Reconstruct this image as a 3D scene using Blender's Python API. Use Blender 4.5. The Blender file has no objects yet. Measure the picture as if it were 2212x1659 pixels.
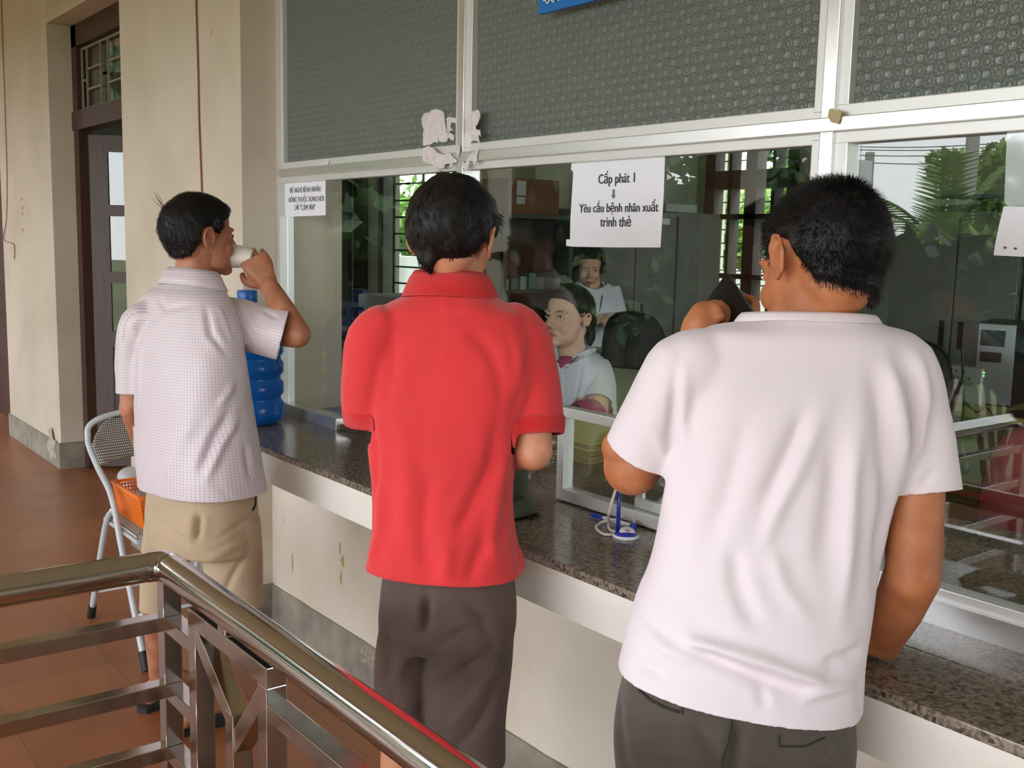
import bpy, bmesh, math, random
from mathutils import Vector, Matrix, noise
from mathutils.bvhtree import BVHTree
random.seed(7)
SC = bpy.context.scene
COL = SC.collection
PI = math.pi

# ------------------------------------------------------------------ camera
FPX, YAW, PITCH, ROLL, EYE = 2268.1, 0.91369, -0.13377, 0.022306, 1.52
CF = Vector((-math.sin(YAW)*math.cos(PITCH), math.cos(YAW)*math.cos(PITCH), math.sin(PITCH)))
_r = Vector((math.cos(YAW), math.sin(YAW), 0)); _u = _r.cross(CF)
CR = _r*math.cos(ROLL) + _u*math.sin(ROLL)
CU = -_r*math.sin(ROLL) + _u*math.cos(ROLL)
EYEP = Vector((0, 0, EYE))
HR = _r.copy()                                   # level direction to the right of the viewer
HF = Vector((-math.sin(YAW), math.cos(YAW), 0))  # level direction away from the viewer
cam_d = bpy.data.cameras.new('camera'); cam = bpy.data.objects.new('camera', cam_d); COL.objects.link(cam)
cam_d.sensor_width = 36; cam_d.lens = FPX/2212*36; cam_d.clip_start = 0.05; cam_d.clip_end = 400
M = Matrix((CR, CU, -CF)).transposed().to_4x4(); M.translation = EYEP; cam.matrix_world = M
SC.camera = cam

# ------------------------------------------------------------------ sky and exposure
SC.view_settings.view_transform = 'Standard'; SC.view_settings.look = 'None'
SC.view_settings.gamma = 1; SC.view_settings.use_curve_mapping = False
SC.view_settings.exposure = 0.26
W = bpy.data.worlds.new('sky'); SC.world = W; W.use_nodes = True
wn = W.node_tree.nodes; wl = W.node_tree.links; wn.clear()
wo = wn.new('ShaderNodeOutputWorld'); bg = wn.new('ShaderNodeBackground')
tc = wn.new('ShaderNodeTexCoord'); sx = wn.new('ShaderNodeSeparateXYZ'); cr = wn.new('ShaderNodeValToRGB')
wl.new(tc.outputs['Generated'], sx.inputs[0]); wl.new(sx.outputs['Z'], cr.inputs['Fac'])
cr.color_ramp.elements[0].position = 0.0; cr.color_ramp.elements[0].color = (.97, .98, 1.0, 1)
cr.color_ramp.elements[1].position = 0.7; cr.color_ramp.elements[1].color = (.78, .86, 1, 1)
wl.new(cr.outputs[0], bg.inputs[0]); bg.inputs[1].default_value = 6.6
wl.new(bg.outputs[0], wo.inputs[0])
sun_d = bpy.data.lights.new('sun', 'SUN'); sun_d.energy = 8.0; sun_d.angle = math.radians(8); sun_d.color = (1, .95, .86)
sun = bpy.data.objects.new('sun', sun_d); COL.objects.link(sun)
sun.rotation_euler = Vector((-.30, -.50, -1)).to_track_quat('-Z', 'Y').to_euler()

# ------------------------------------------------------------------ points in the place
def ray(px, py):
    return CF*FPX + CR*(px-1106) - CU*(py-829.5)
def at(px, py, dep):                      # at a distance straight ahead
    return EYEP + ray(px, py)*(dep/FPX)
def aty(px, py, Y):
    d = ray(px, py); return EYEP + d*(Y/d.y)
def atz(px, py, Z):
    d = ray(px, py); return EYEP + d*((Z-EYE)/d.z)
def atx(px, py, X):
    d = ray(px, py); return EYEP + d*(X/d.x)
def mirrored(px, py, dep):                # a place in the yard seen in the glass of the window wall
    p = at(px, py, dep); return Vector((p.x, 2*YG-p.y, p.z))
YG = 1.773

# ------------------------------------------------------------------ materials
def S(r, g, b):
    f = lambda c: (c/255/12.92) if c/255 <= .04045 else ((c/255+.055)/1.055)**2.4
    return (f(r), f(g), f(b), 1)
def newmat(name):
    m = bpy.data.materials.new(name); m.use_nodes = True; nt = m.node_tree
    return m, nt, nt.nodes, nt.links, nt.nodes['Principled BSDF']
def mat(name, col, rough=.6, metal=0, vary=0, vscale=8, bump=0, bscale=60, col2=None, spec=None, detail=4, coat=0, sheen=0, sss=0, stretch=None):
    m, nt, n, l, b = newmat(name)
    b.inputs['Base Color'].default_value = col; b.inputs['Roughness'].default_value = rough; b.inputs['Metallic'].default_value = metal
    if spec is not None: b.inputs['Specular IOR Level'].default_value = spec
    if coat: b.inputs['Coat Weight'].default_value = coat; b.inputs['Coat Roughness'].default_value = .1
    if sheen: b.inputs['Sheen Weight'].default_value = sheen
    if sss: b.inputs['Subsurface Weight'].default_value = sss; b.inputs['Subsurface Radius'].default_value = (.012, .005, .003); b.inputs['Subsurface Scale'].default_value = 1
    co = n.new('ShaderNodeTexCoord'); src = co.outputs['Object']
    if stretch:
        mp = n.new('ShaderNodeMapping'); mp.inputs['Scale'].default_value = stretch; l.new(src, mp.inputs[0]); src = mp.outputs[0]
    if vary or col2:
        t = n.new('ShaderNodeTexNoise'); t.inputs['Scale'].default_value = vscale; t.inputs['Detail'].default_value = detail; l.new(src, t.inputs['Vector'])
        r = n.new('ShaderNodeValToRGB'); l.new(t.outputs['Fac'], r.inputs['Fac'])
        c2 = col2 or tuple(c*(1-vary) for c in col[:3])+(1,)
        c1 = col if col2 else tuple(min(1, c*(1+vary)) for c in col[:3])+(1,)
        r.color_ramp.elements[0].position = .35; r.color_ramp.elements[0].color = c2
        r.color_ramp.elements[1].position = .65; r.color_ramp.elements[1].color = c1
        l.new(r.outputs[0], b.inputs['Base Color'])
    if bump:
        t2 = n.new('ShaderNodeTexNoise'); t2.inputs['Scale'].default_value = bscale; t2.inputs['Detail'].default_value = 3; l.new(src, t2.inputs['Vector'])
        bp = n.new('ShaderNodeBump'); bp.inputs['Strength'].default_value = bump; bp.inputs['Distance'].default_value = .01
        l.new(t2.outputs['Fac'], bp.inputs['Height']); l.new(bp.outputs[0], b.inputs['Normal'])
    return m
def math_(n, l, op, a, b=None, c=None):
    x = n.new('ShaderNodeMath'); x.operation = op
    for i, v in enumerate((a, b, c)):
        if v is None: continue
        if isinstance(v, (int, float)): x.inputs[i].default_value = v
        else: l.new(v, x.inputs[i])
    return x.outputs[0]
def schlick(n, l, f0, nrm=None):
    g = n.new('ShaderNodeNewGeometry'); d = n.new('ShaderNodeVectorMath'); d.operation = 'DOT_PRODUCT'
    l.new(nrm or g.outputs['Normal'], d.inputs[0]); l.new(g.outputs['Incoming'], d.inputs[1])
    c = math_(n, l, 'ABSOLUTE', d.outputs['Value']); k = math_(n, l, 'SUBTRACT', 1, c); k = math_(n, l, 'POWER', k, 5)
    return math_(n, l, 'MULTIPLY_ADD', k, 1-f0, f0)
def glass(name, tint=(.93, .97, .95, 1), f0=.06, rough=0.0):
    m, nt, n, l, b = newmat(name); n.remove(b); o = n['Material Output']
    t = n.new('ShaderNodeBsdfTransparent'); t.inputs[0].default_value = tint
    g = n.new('ShaderNodeBsdfGlossy'); g.inputs['Roughness'].default_value = rough
    x = n.new('ShaderNodeMixShader'); l.new(schlick(n, l, f0), x.inputs[0]); l.new(t.outputs[0], x.inputs[1]); l.new(g.outputs[0], x.inputs[2])
    l.new(x.outputs[0], o.inputs['Surface']); return m

# ------------------------------------------------------------------ meshes
class MB:
    def __init__(s): s.bm = bmesh.new()
    def box(s, a, b, R=None, bevel=0):
        a = Vector(a); b = Vector(b); c = (a+b)/2; h = (b-a)/2
        vs = [s.bm.verts.new(Vector((c.x+h.x*i, c.y+h.y*j, c.z+h.z*k)) if R is None else R @ Vector((c.x+h.x*i, c.y+h.y*j, c.z+h.z*k))) for i in (-1, 1) for j in (-1, 1) for k in (-1, 1)]
        fs = [s.bm.faces.new([vs[i] for i in q]) for q in ((0, 1, 3, 2), (4, 6, 7, 5), (0, 4, 5, 1), (2, 3, 7, 6), (0, 2, 6, 4), (1, 5, 7, 3))]
        if bevel:
            es = list({e for f in fs for e in f.edges})
            bmesh.ops.bevel(s.bm, geom=es, offset=bevel, segments=2, affect='EDGES', profile=.6)
        return s
    def bar(s, p, q, w, h, up=Vector((0, 0, 1)), bevel=0):          # box beam from p to q
        p = Vector(p); q = Vector(q); d = (q-p); L = d.length; d.normalize(); x = d.cross(up).normalized(); z = x.cross(d)
        R = Matrix((x, d, z)).transposed().to_4x4(); R.translation = p
        return s.box((-w/2, 0, -h/2), (w/2, L, h/2), R, bevel)
    def ring(s, c, ax, ay, n=24, pw=2.0):
        out = []
        for i in range(n):
            t = 2*PI*i/n; x = math.cos(t); y = math.sin(t)
            if pw != 2: x = math.copysign(abs(x)**(2/pw), x); y = math.copysign(abs(y)**(2/pw), y)
            out.append(s.bm.verts.new(c+ax*x+ay*y))
        return out
    def skin(s, rings, cap=True):
        for a, b in zip(rings, rings[1:]):
            n = len(a)
            for i in range(n): s.bm.faces.new((a[i], a[(i+1) % n], b[(i+1) % n], b[i]))
        if cap: s.bm.faces.new(rings[0][::-1]); s.bm.faces.new(rings[-1])
        return s
    def loft(s, R, n=24, sub=4, pw=2.2, cap=True):                    # R: list of (centre, ax, ay)
        pts = []
        def cr(p0, p1, p2, p3, t): return .5*((2*p1)+(p2-p0)*t+(2*p0-5*p1+4*p2-p3)*t*t+(3*p1-p0-3*p2+p3)*t**3)
        m = len(R)
        for i in range(m-1):
            a = R[max(i-1, 0)]; b = R[i]; c = R[i+1]; d = R[min(i+2, m-1)]
            for k in range(sub):
                t = k/sub; pts.append([cr(a[j], b[j], c[j], d[j], t) for j in range(3)])
        pts.append(list(R[-1]))
        s.skin([s.ring(c, x, y, n, pw) for c, x, y in pts], cap); return s
    def tube(s, P, rad, n=12, sub=4, cap=True, flat=1.0, up=None):       # round limb along points
        P = [Vector(p) for p in P]
        if isinstance(rad, (int, float)): rad = [rad]*len(P)
        m = len(P); Q = []; r2 = []
        for i in range(m-1):
            p0 = P[max(i-1, 0)]; p1 = P[i]; p2 = P[i+1]; p3 = P[min(i+2, m-1)]
            for k in range(sub):
                t = k/sub; Q.append(.5*((2*p1)+(p2-p0)*t+(2*p0-5*p1+4*p2-p3)*t*t+(3*p1-p0-3*p2+p3)*t**3)); r2.append(rad[i]*(1-t)+rad[i+1]*t)
        Q.append(P[-1]); r2.append(rad[-1])
        rings = []; prev = None
        for i, q in enumerate(Q):
            d = (Q[min(i+1, len(Q)-1)]-Q[max(i-1, 0)]).normalized()
            if prev is None:
                a = Vector(up) if up is not None else (Vector((0, 0, 1)) if abs(d.z) < .9 else Vector((1, 0, 0)))
                x = d.cross(a).normalized()
            else: x = (prev-d*prev.dot(d)).normalized()
            prev = x; y = d.cross(x); rings.append(s.ring(q, x*r2[i], y*r2[i]*flat, n))
        s.skin(rings, cap); return s
    def cyl(s, p, q, r, r2=None, n=20):
        p = Vector(p); q = Vector(q); d = (q-p).normalized(); a = Vector((0, 0, 1)) if abs(d.z) < .9 else Vector((1, 0, 0))
        x = d.cross(a).normalized(); y = d.cross(x); r2 = r if r2 is None else r2
        return s.skin([s.ring(p, x*r, y*r, n), s.ring(q, x*r2, y*r2, n)])
    def lathe(s, c, prof, n=32, axis=None, cap=True):                        # prof: (radius, height)
        c = Vector(c); z = Vector(axis).normalized() if axis is not None else Vector((0, 0, 1))
        a = Vector((1, 0, 0)) if abs(z.x) < .9 else Vector((0, 1, 0)); x = z.cross(a).normalized(); y = z.cross(x)
        return s.skin([s.ring(c+z*h, x*max(r, 1e-4), y*max(r, 1e-4), n) for r, h in prof], cap)
    def ell(s, c, r, R=None, seg=2):
        b = bmesh.ops.create_icosphere(s.bm, subdivisions=seg+1, radius=1)
        for v in b['verts']:
            q = Vector((v.co.x*r[0], v.co.y*r[1], v.co.z*r[2]))
            if R is not None: q = R @ q
            v.co = q+Vector(c)
        return s
    def prism(s, pts, d):                                                   # outline pushed along d
        d = Vector(d); a = [s.bm.verts.new(Vector(p)) for p in pts]; b = [s.bm.verts.new(Vector(p)+d) for p in pts]; n = len(a)
        s.bm.faces.new(a[::-1]); s.bm.faces.new(b)
        for i in range(n): s.bm.faces.new((a[i], a[(i+1) % n], b[(i+1) % n], b[i]))
        return s
    def quad(s, *p):
        s.bm.faces.new([s.bm.verts.new(Vector(q)) for q in p]); return s
def setm(o, m):
    for x in (m if isinstance(m, (list, tuple)) else [m]): o.data.materials.append(x)
def obj(name, mb, m, parent=None, smooth=False, kind=None, solid=0, flat_angle=None, recalc=True):
    bm = mb.bm if isinstance(mb, MB) else mb
    if recalc: bmesh.ops.recalc_face_normals(bm, faces=bm.faces[:])
    if parent is not None:
        org = abs_loc(parent)
    else:
        lo = Vector((min(v.co.x for v in bm.verts), min(v.co.y for v in bm.verts), min(v.co.z for v in bm.verts)))
        hi = Vector((max(v.co.x for v in bm.verts), max(v.co.y for v in bm.verts), max(v.co.z for v in bm.verts)))
        org = Vector(((lo.x+hi.x)/2, (lo.y+hi.y)/2, lo.z))
    for v in bm.verts: v.co -= org
    me = bpy.data.meshes.new(name); bm.to_mesh(me); bm.free()
    if smooth:
        for p in me.polygons: p.use_smooth = True
    o = bpy.data.objects.new(name, me); COL.objects.link(o); setm(o, m)
    if parent is not None: o.parent = parent
    else: o.location = org
    if smooth == 'auto':
        ang = flat_angle or math.radians(40)
        bm2 = bmesh.new(); bm2.from_mesh(me)
        for e in bm2.edges:
            if len(e.link_faces) == 2 and e.calc_face_angle(0) > ang: e.smooth = False
        bm2.to_mesh(me); bm2.free()
    if solid:
        s = o.modifiers.new('thick', 'SOLIDIFY'); s.thickness = solid; s.offset = 0
    if kind: o['kind'] = kind
    return o
def abs_loc(o):
    p = Vector(o.location)
    while o.parent: o = o.parent; p += Vector(o.location)
    return p
def tag(o, label, cat, group=None, kind=None):
    o['label'] = label; o['category'] = cat
    if group: o['group'] = group
    if kind: o['kind'] = kind
    return o
def thing(name, label, cat, loc, group=None):
    o = bpy.data.objects.new(name, None); COL.objects.link(o); o.location = Vector(loc); o.empty_display_size = .05
    return tag(o, label, cat, group)
def struct(name, mb, m, **k): return obj(name, mb, m, kind='structure', **k)
def sempty(name, loc):
    o = bpy.data.objects.new(name, None); COL.objects.link(o); o.location = Vector(loc); o['kind'] = 'structure'; return o
# ------------------------------------------------------------------ surfaces of the place
def plaster(name, c1, c2, dirt=0.0):
    m, nt, n, l, b = newmat(name); b.inputs['Roughness'].default_value = .75
    co = n.new('ShaderNodeTexCoord')
    t = n.new('ShaderNodeTexNoise'); t.inputs['Scale'].default_value = 1.7; t.inputs['Detail'].default_value = 6; l.new(co.outputs['Object'], t.inputs['Vector'])
    r = n.new('ShaderNodeValToRGB'); r.color_ramp.elements[0].position = .38; r.color_ramp.elements[0].color = c2; r.color_ramp.elements[1].position = .6; r.color_ramp.elements[1].color = c1
    l.new(t.outputs['Fac'], r.inputs['Fac']); out = r.outputs[0]
    if dirt:
        t2 = n.new('ShaderNodeTexNoise'); t2.inputs['Scale'].default_value = 9; t2.inputs['Detail'].default_value = 8; t2.inputs['Roughness'].default_value = .7
        mp = n.new('ShaderNodeMapping'); mp.inputs['Scale'].default_value = (1, 1, .45); l.new(co.outputs['Object'], mp.inputs[0]); l.new(mp.outputs[0], t2.inputs['Vector'])
        r2 = n.new('ShaderNodeValToRGB'); r2.color_ramp.elements[0].position = .62; r2.color_ramp.elements[0].color = (0, 0, 0, 1); r2.color_ramp.elements[1].position = .78; r2.color_ramp.elements[1].color = (1, 1, 1, 1)
        l.new(t2.outputs['Fac'], r2.inputs['Fac']); x = n.new('ShaderNodeMix'); x.data_type = 'RGBA'
        l.new(math_(n, l, 'MULTIPLY', r2.outputs[0], dirt), x.inputs[0]); l.new(out, x.inputs[6]); x.inputs[7].default_value = S(120, 100, 70); out = x.outputs[2]
    l.new(out, b.inputs['Base Color'])
    t3 = n.new('ShaderNodeTexNoise'); t3.inputs['Scale'].default_value = 35; t3.inputs['Detail'].default_value = 5; l.new(co.outputs['Object'], t3.inputs['Vector'])
    bp = n.new('ShaderNodeBump'); bp.inputs['Strength'].default_value = .12; bp.inputs['Distance'].default_value = .01; l.new(t3.outputs['Fac'], bp.inputs['Height']); l.new(bp.outputs[0], b.inputs['Normal'])
    return m
def tiles(name, size, c1, c2, grout, rough=.3):
    m, nt, n, l, b = newmat(name); b.inputs['Roughness'].default_value = rough
    co = n.new('ShaderNodeTexCoord'); br = n.new('ShaderNodeTexBrick'); br.offset = 0; br.inputs['Scale'].default_value = 1
    br.inputs['Mortar Size'].default_value = .0025; br.inputs['Brick Width'].default_value = size; br.inputs['Row Height'].default_value = size
    br.inputs['Color1'].default_value = c1; br.inputs['Color2'].default_value = c2; br.inputs['Mortar'].default_value = grout; br.inputs['Mortar Smooth'].default_value = .3
    l.new(co.outputs['Object'], br.inputs['Vector'])
    t = n.new('ShaderNodeTexNoise'); t.inputs['Scale'].default_value = 5; t.inputs['Detail'].default_value = 5; t.inputs['Roughness'].default_value = .55; l.new(co.outputs['Object'], t.inputs['Vector'])
    mp = n.new('ShaderNodeMapRange'); mp.inputs[1].default_value = .3; mp.inputs[2].default_value = .7; mp.inputs[3].default_value = .85; mp.inputs[4].default_value = 1.12; l.new(t.outputs['Fac'], mp.inputs[0])
    x = n.new('ShaderNodeVectorMath'); x.operation = 'SCALE'; l.new(br.outputs['Color'], x.inputs[0]); l.new(mp.outputs[0], x.inputs['Scale'])
    l.new(x.outputs[0], b.inputs['Base Color'])
    rr = n.new('ShaderNodeMapRange'); rr.inputs[3].default_value = rough-.06; rr.inputs[4].default_value = rough+.25; l.new(t.outputs['Fac'], rr.inputs[0]); l.new(rr.outputs[0], b.inputs['Roughness'])
    return m
def granite(name):
    m, nt, n, l, b = newmat(name); b.inputs['Roughness'].default_value = .17
    co = n.new('ShaderNodeTexCoord')
    v = n.new('ShaderNodeTexVoronoi'); v.inputs['Scale'].default_value = 150; l.new(co.outputs['Object'], v.inputs['Vector'])
    t = n.new('ShaderNodeTexNoise'); t.inputs['Scale'].default_value = 85; t.inputs['Detail'].default_value = 5; l.new(co.outputs['Object'], t.inputs['Vector'])
    k = math_(n, l, 'MULTIPLY_ADD', v.outputs['Color'], .45, math_(n, l, 'MULTIPLY', t.outputs['Fac'], .6))
    r = n.new('ShaderNodeValToRGB'); e = r.color_ramp.elements; e[0].position = .3; e[0].color = S(56, 50, 44); e[1].position = .9; e[1].color = S(196, 178, 160)
    for p, c in ((.45, S(104, 92, 80)), (.6, S(142, 126, 110)), (.72, S(108, 108, 98))): q = e.new(p); q.color = c
    l.new(k, r.inputs['Fac']); l.new(r.outputs[0], b.inputs['Base Color']); return m
def pattern_glass(name):
    m, nt, n, l, b = newmat(name); n.remove(b); o = n['Material Output']
    co = n.new('ShaderNodeTexCoord'); sp = n.new('ShaderNodeSeparateXYZ'); l.new(co.outputs['Object'], sp.inputs[0])
    p = .030
    a = math_(n, l, 'MULTIPLY', math_(n, l, 'ADD', sp.outputs['X'], sp.outputs['Z']), .7071/p)
    c = math_(n, l, 'MULTIPLY', math_(n, l, 'SUBTRACT', sp.outputs['X'], sp.outputs['Z']), .7071/p)
    fa = math_(n, l, 'SUBTRACT', math_(n, l, 'FRACT', a), .5); fc = math_(n, l, 'SUBTRACT', math_(n, l, 'FRACT', c), .5)
    r = math_(n, l, 'SQRT', math_(n, l, 'ADD', math_(n, l, 'MULTIPLY', fa, fa), math_(n, l, 'MULTIPLY', fc, fc)))
    th = math_(n, l, 'ARCTAN2', fa, fc)
    pet = math_(n, l, 'MULTIPLY', math_(n, l, 'COSINE', math_(n, l, 'MULTIPLY', th, 8)), .035)
    rr = math_(n, l, 'ADD', r, pet)
    def ridge(r0, w, amp):
        d = math_(n, l, 'DIVIDE', math_(n, l, 'SUBTRACT', rr, r0), w); d = math_(n, l, 'MULTIPLY', d, d)
        return math_(n, l, 'MULTIPLY', math_(n, l, 'EXPONENT', math_(n, l, 'MULTIPLY', d, -1)), amp)
    dome = math_(n, l, 'MULTIPLY', math_(n, l, 'SUBTRACT', .5, r), 1.2)
    t = n.new('ShaderNodeTexNoise'); t.inputs['Scale'].default_value = 260; l.new(co.outputs['Object'], t.inputs['Vector'])
    h = math_(n, l, 'ADD', math_(n, l, 'ADD', ridge(.43, .05, 1.0), ridge(.2, .05, .7)), math_(n, l, 'ADD', dome, math_(n, l, 'MULTIPLY', t.outputs['Fac'], .45)))
    bp = n.new('ShaderNodeBump'); bp.inputs['Strength'].default_value = .8; bp.inputs['Distance'].default_value = .0036; l.new(h, bp.inputs['Height'])
    g = n.new('ShaderNodeBsdfGlossy'); g.inputs['Roughness'].default_value = .13; l.new(bp.outputs[0], g.inputs['Normal'])
    d = n.new('ShaderNodeBsdfDiffuse'); d.inputs[0].default_value = S(144, 155, 149); l.new(bp.outputs[0], d.inputs['Normal'])
    tr = n.new('ShaderNodeBsdfTransparent'); tr.inputs[0].default_value = (.5, .55, .5, 1)
    tl = n.new('ShaderNodeBsdfTranslucent'); tl.inputs[0].default_value = S(150, 160, 150); l.new(bp.outputs[0], tl.inputs['Normal'])
    x0 = n.new('ShaderNodeMixShader'); x0.inputs[0].default_value = .5; l.new(d.outputs[0], x0.inputs[1]); l.new(tl.outputs[0], x0.inputs[2])
    x = n.new('ShaderNodeMixShader'); l.new(schlick(n, l, .07, bp.outputs[0]), x.inputs[0]); l.new(x0.outputs[0], x.inputs[1]); l.new(g.outputs[0], x.inputs[2])
    l.new(x.outputs[0], o.inputs['Surface']); return m

M_wall = plaster('cream_plaster', S(203, 192, 174), S(190, 179, 158))
M_wallc = plaster('counter_plaster', S(222, 213, 198), S(206, 194, 174), dirt=.55)
M_band = plaster('counter_band', S(232, 228, 220), S(222, 216, 204), dirt=.12)
M_room = plaster('room_plaster', S(168, 172, 150), S(150, 154, 134))
M_base = mat('grey_cement', S(140, 132, 118), .85, vary=.2, vscale=9, bump=.3, bscale=30)
M_floor = tiles('terracotta_tiles', .4, S(142, 88, 52), S(134, 80, 47), S(112, 70, 46), .26)
M_ceil = mat('ceiling_paint', S(225, 222, 208), .8)
M_yard = mat('grassy_yard', S(92, 98, 62), .9, vary=.1, vscale=1.2)
M_wood = mat('dark_wood', S(66, 40, 30), .5, vary=.25, vscale=6, stretch=(14, 14, 1), bump=.1, bscale=20)
M_wood2 = mat('dark_wood_leaf', S(78, 62, 56), .45, vary=.2, vscale=6, stretch=(14, 14, 1))
M_alu = mat('aluminium', (.76, .76, .75, 1), .28, .85, vary=.03, vscale=2, stretch=(1, 1, 12))
M_alu2 = mat('brushed_aluminium', (.70, .70, .68, 1), .42, .5)
M_glass = glass('clear_glass'); M_pat = pattern_glass('patterned_glass'); M_gran = granite('granite')
M_steel = mat('stainless_steel', (.56, .54, .52, 1), .13, 1.0, bump=.02, bscale=14)
M_steelb = mat('stainless_steel_square_tube', (.52, .50, .47, 1), .16, 1.0, vary=.1, vscale=18, bump=.03, bscale=10)
M_paper = mat('white_paper', S(228, 230, 236), .7, bump=.05, bscale=20)
M_ink = mat('black_ink', S(40, 40, 48), .6)
M_iron = mat('painted_iron', S(62, 62, 60), .5)

# ------------------------------------------------------------------ floor, ground, ceiling
YB = 5.85                                             # back wall of the office
struct('floor', MB().box((-13, -3.1, -.12), (3.2, YB+.2, 0)), M_floor)
struct('ground', MB().box((-70, -70, -.75), (60, -3.12, -.62)), M_yard)
struct('ground_side', MB().box((-70, -3.12, -.75), (-13.05, 5.9, -.62)), M_yard)
struct('ground_back', MB().box((-40, YB+.22, -.5), (20, 40, -.4)), M_yard)
struct('ceiling', MB().box((-13, .55, 3.35), (3.2, YB+.2, 3.5)).box((-10.8, -3.1, 3.35), (3.2, .55, 3.5)), M_ceil)  # unseen veranda roof drawn deep to hold back sky light
struct('trim_1', MB().box((-10.8, -3.0, 2.65), (3.2, -2.7, 3.35)), M_wall)      # unseen beam added at the open veranda edge to cut sky light

# ------------------------------------------------------------------ front wall: door, pier, window wall
XC = -3.743
struct('wall_left', MB().box((-8.46, YG, 0), (-7.058, 2.0, 3.35)), M_wall)
w = MB().box((-7.058, YG, 2.79), (-5.6, 2.0, 3.35)).box((-9.9, YG, 2.79), (-8.46, 2.0, 3.35)).box((-13, YG, 0), (-9.9, 2.0, 3.35)).box((-5.6, YG, 0), (-5.115, 2.0, 3.35))
struct('wall_front', w, M_wall)
struct('wall_pier', MB().box((-5.115, 1.606, 0), (XC, 2.02, 3.35)), M_wall)
struct('wall_over_window', MB().box((XC, YG-.03, 2.62), (3.2, 2.0, 3.35)), M_wall)
struct('wall_under_counter', MB().box((XC, 1.715, 0), (3.2, 1.92, .735)), M_wallc)
struct('wall_right', MB().box((3.2, -3.0, 0), (3.4, 2.5, 3.35)).box((3.2, 2.5, 0), (3.4, YB, .9)).box((3.2, 2.5, 2.6), (3.4, YB, 3.35)).box((3.2, 5.4, .9), (3.4, YB, 2.6)), M_wall)  # unseen: veranda length added to shut out sky, office opening added for daylight
b = MB().box((-8.47, YG-.012, 0), (-7.05, YG, .165)).box((-7.058, YG-.012, 0), (-7.046, 1.95, .172))
struct('baseboard_left', b, M_base)
def ragged(x0, x1, y, z, amp, step=.03, th=.008):
    pts = [Vector((x0, y, 0))]; x = x0
    while x < x1: pts.append(Vector((x, y, z+amp*(noise.noise(Vector((x*9, 0, 3)))+.35*noise.noise(Vector((x*45, 2, 3))))))); x += step
    pts += [Vector((x1, y, z)), Vector((x1, y, 0))]
    return MB().prism(pts, (0, -th, 0))
struct('baseboard_counter', ragged(XC, 3.2, 1.715, .162, .0025), M_base)
struct('baseboard_pier', MB().box((-5.12, 1.598, 0), (XC+.008, 1.606, .165)).box((XC, 1.6, 0), (XC+.008, 1.72, .165)), M_base)
M_stain = mat('flaking_plaster', S(150, 140, 122), .9, vary=.35, vscale=60, detail=6)
def blotch(name, c, nx, up, rx, rz, seed, m, th=.002, n=40, jag=.35, parent=None):
    nx = Vector(nx); side = Vector(up).cross(nx).normalized(); up = Vector(up); mb = MB(); pts = []
    for i in range(n):
        a = 2*PI*i/n; k = 1+jag*noise.noise(Vector((math.cos(a)*1.5+seed, math.sin(a)*1.5, seed*3)))+jag*.6*noise.noise(Vector((math.cos(a)*6+seed, math.sin(a)*6, 1)))
        pts.append(Vector(c)+side*math.cos(a)*rx*k+up*math.sin(a)*rz*k)
    return obj(name, mb.prism(pts, nx*th), m, parent=parent)

# door_1: frame, transom grille, leaf standing open inwards
d1 = sempty('door_1', (-7.0, 1.93, 0))
X0, X1 = -7.058, -5.6; YD = 1.915
f = MB().box((X0, YD, 0), (X0+.10, 2.0, 2.79)).box((X1-.10, YD, 0), (X1, 2.0, 2.79)).box((X0, YD, 2.66), (X1, 2.0, 2.79)).box((X0, YD-.01, 2.155), (X1, 2.0, 2.27))
obj('door_frame', f, M_wood, d1)
M_grille = mat('grey_painted_bars', S(135, 128, 112), .5)
g = MB(); gx0, gx1, gz0, gz1 = X0+.12, X1-.12, 2.28, 2.64
for a, b2 in (((gx0, gz0), (gx1, gz0)), ((gx0, gz1), (gx1, gz1)), ((gx0, gz0), (gx0, gz1)), ((gx1, gz0), (gx1, gz1))): g.bar((a[0], YD+.03, a[1]), (b2[0], YD+.03, b2[1]), .012, .012, up=Vector((0, 1, 0)))
for k in range(3):
    bx = gx0+.10+k*.42
    for dx in (0, .28): g.bar((bx+dx, YD+.03, gz0), (bx+dx, YD+.03, gz1), .011, .011, up=Vector((0, 1, 0)))
    for dz in (.11, .23): g.bar((bx, YD+.03, gz0+dz), (bx+.28, YD+.03, gz0+dz), .011, .011)
    g.bar((bx+.28, YD+.03, gz0+.17), (bx+.42, YD+.03, gz0+.17), .011, .011)
    g.bar((bx-.10, YD+.03, gz0+.17), (bx, YD+.03, gz0+.17), .011, .011)
obj('transom_grille', g, M_grille, d1)
obj('transom_pane', MB().box((X0+.1, YD+.045, 2.27), (X1-.1, YD+.05, 2.66)), M_glass, d1)
ang = math.radians(62); hx = Vector((X0+.11, YD+.06, 0)); dx = Vector((math.cos(ang), math.sin(ang), 0))
def leafbox(mb, u0, u1, z0, z1, t=.04):
    nrm = Vector((-dx.y, dx.x, 0))
    R = Matrix((dx, nrm, Vector((0, 0, 1)))).transposed().to_4x4(); R.translation = hx
    return mb.box((u0, -t/2, z0), (u1, t/2, z1), R)
lf = MB(); leafbox(lf, 0, .11, .02, 2.13); leafbox(lf, .53, .64, .02, 2.13); leafbox(lf, .11, .53, 2.03, 2.13); leafbox(lf, .11, .53, .02, .22); leafbox(lf, .11, .53, .80, .90)
for z in (1.21, 1.63): leafbox(lf, .11, .53, z, z+.07)
leafbox(lf, .11, .53, .22, .80, .02); leafbox(lf, .17, .47, .30, .72, .03)
leaf = obj('door_leaf', lf, M_wood2, d1)
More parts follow.
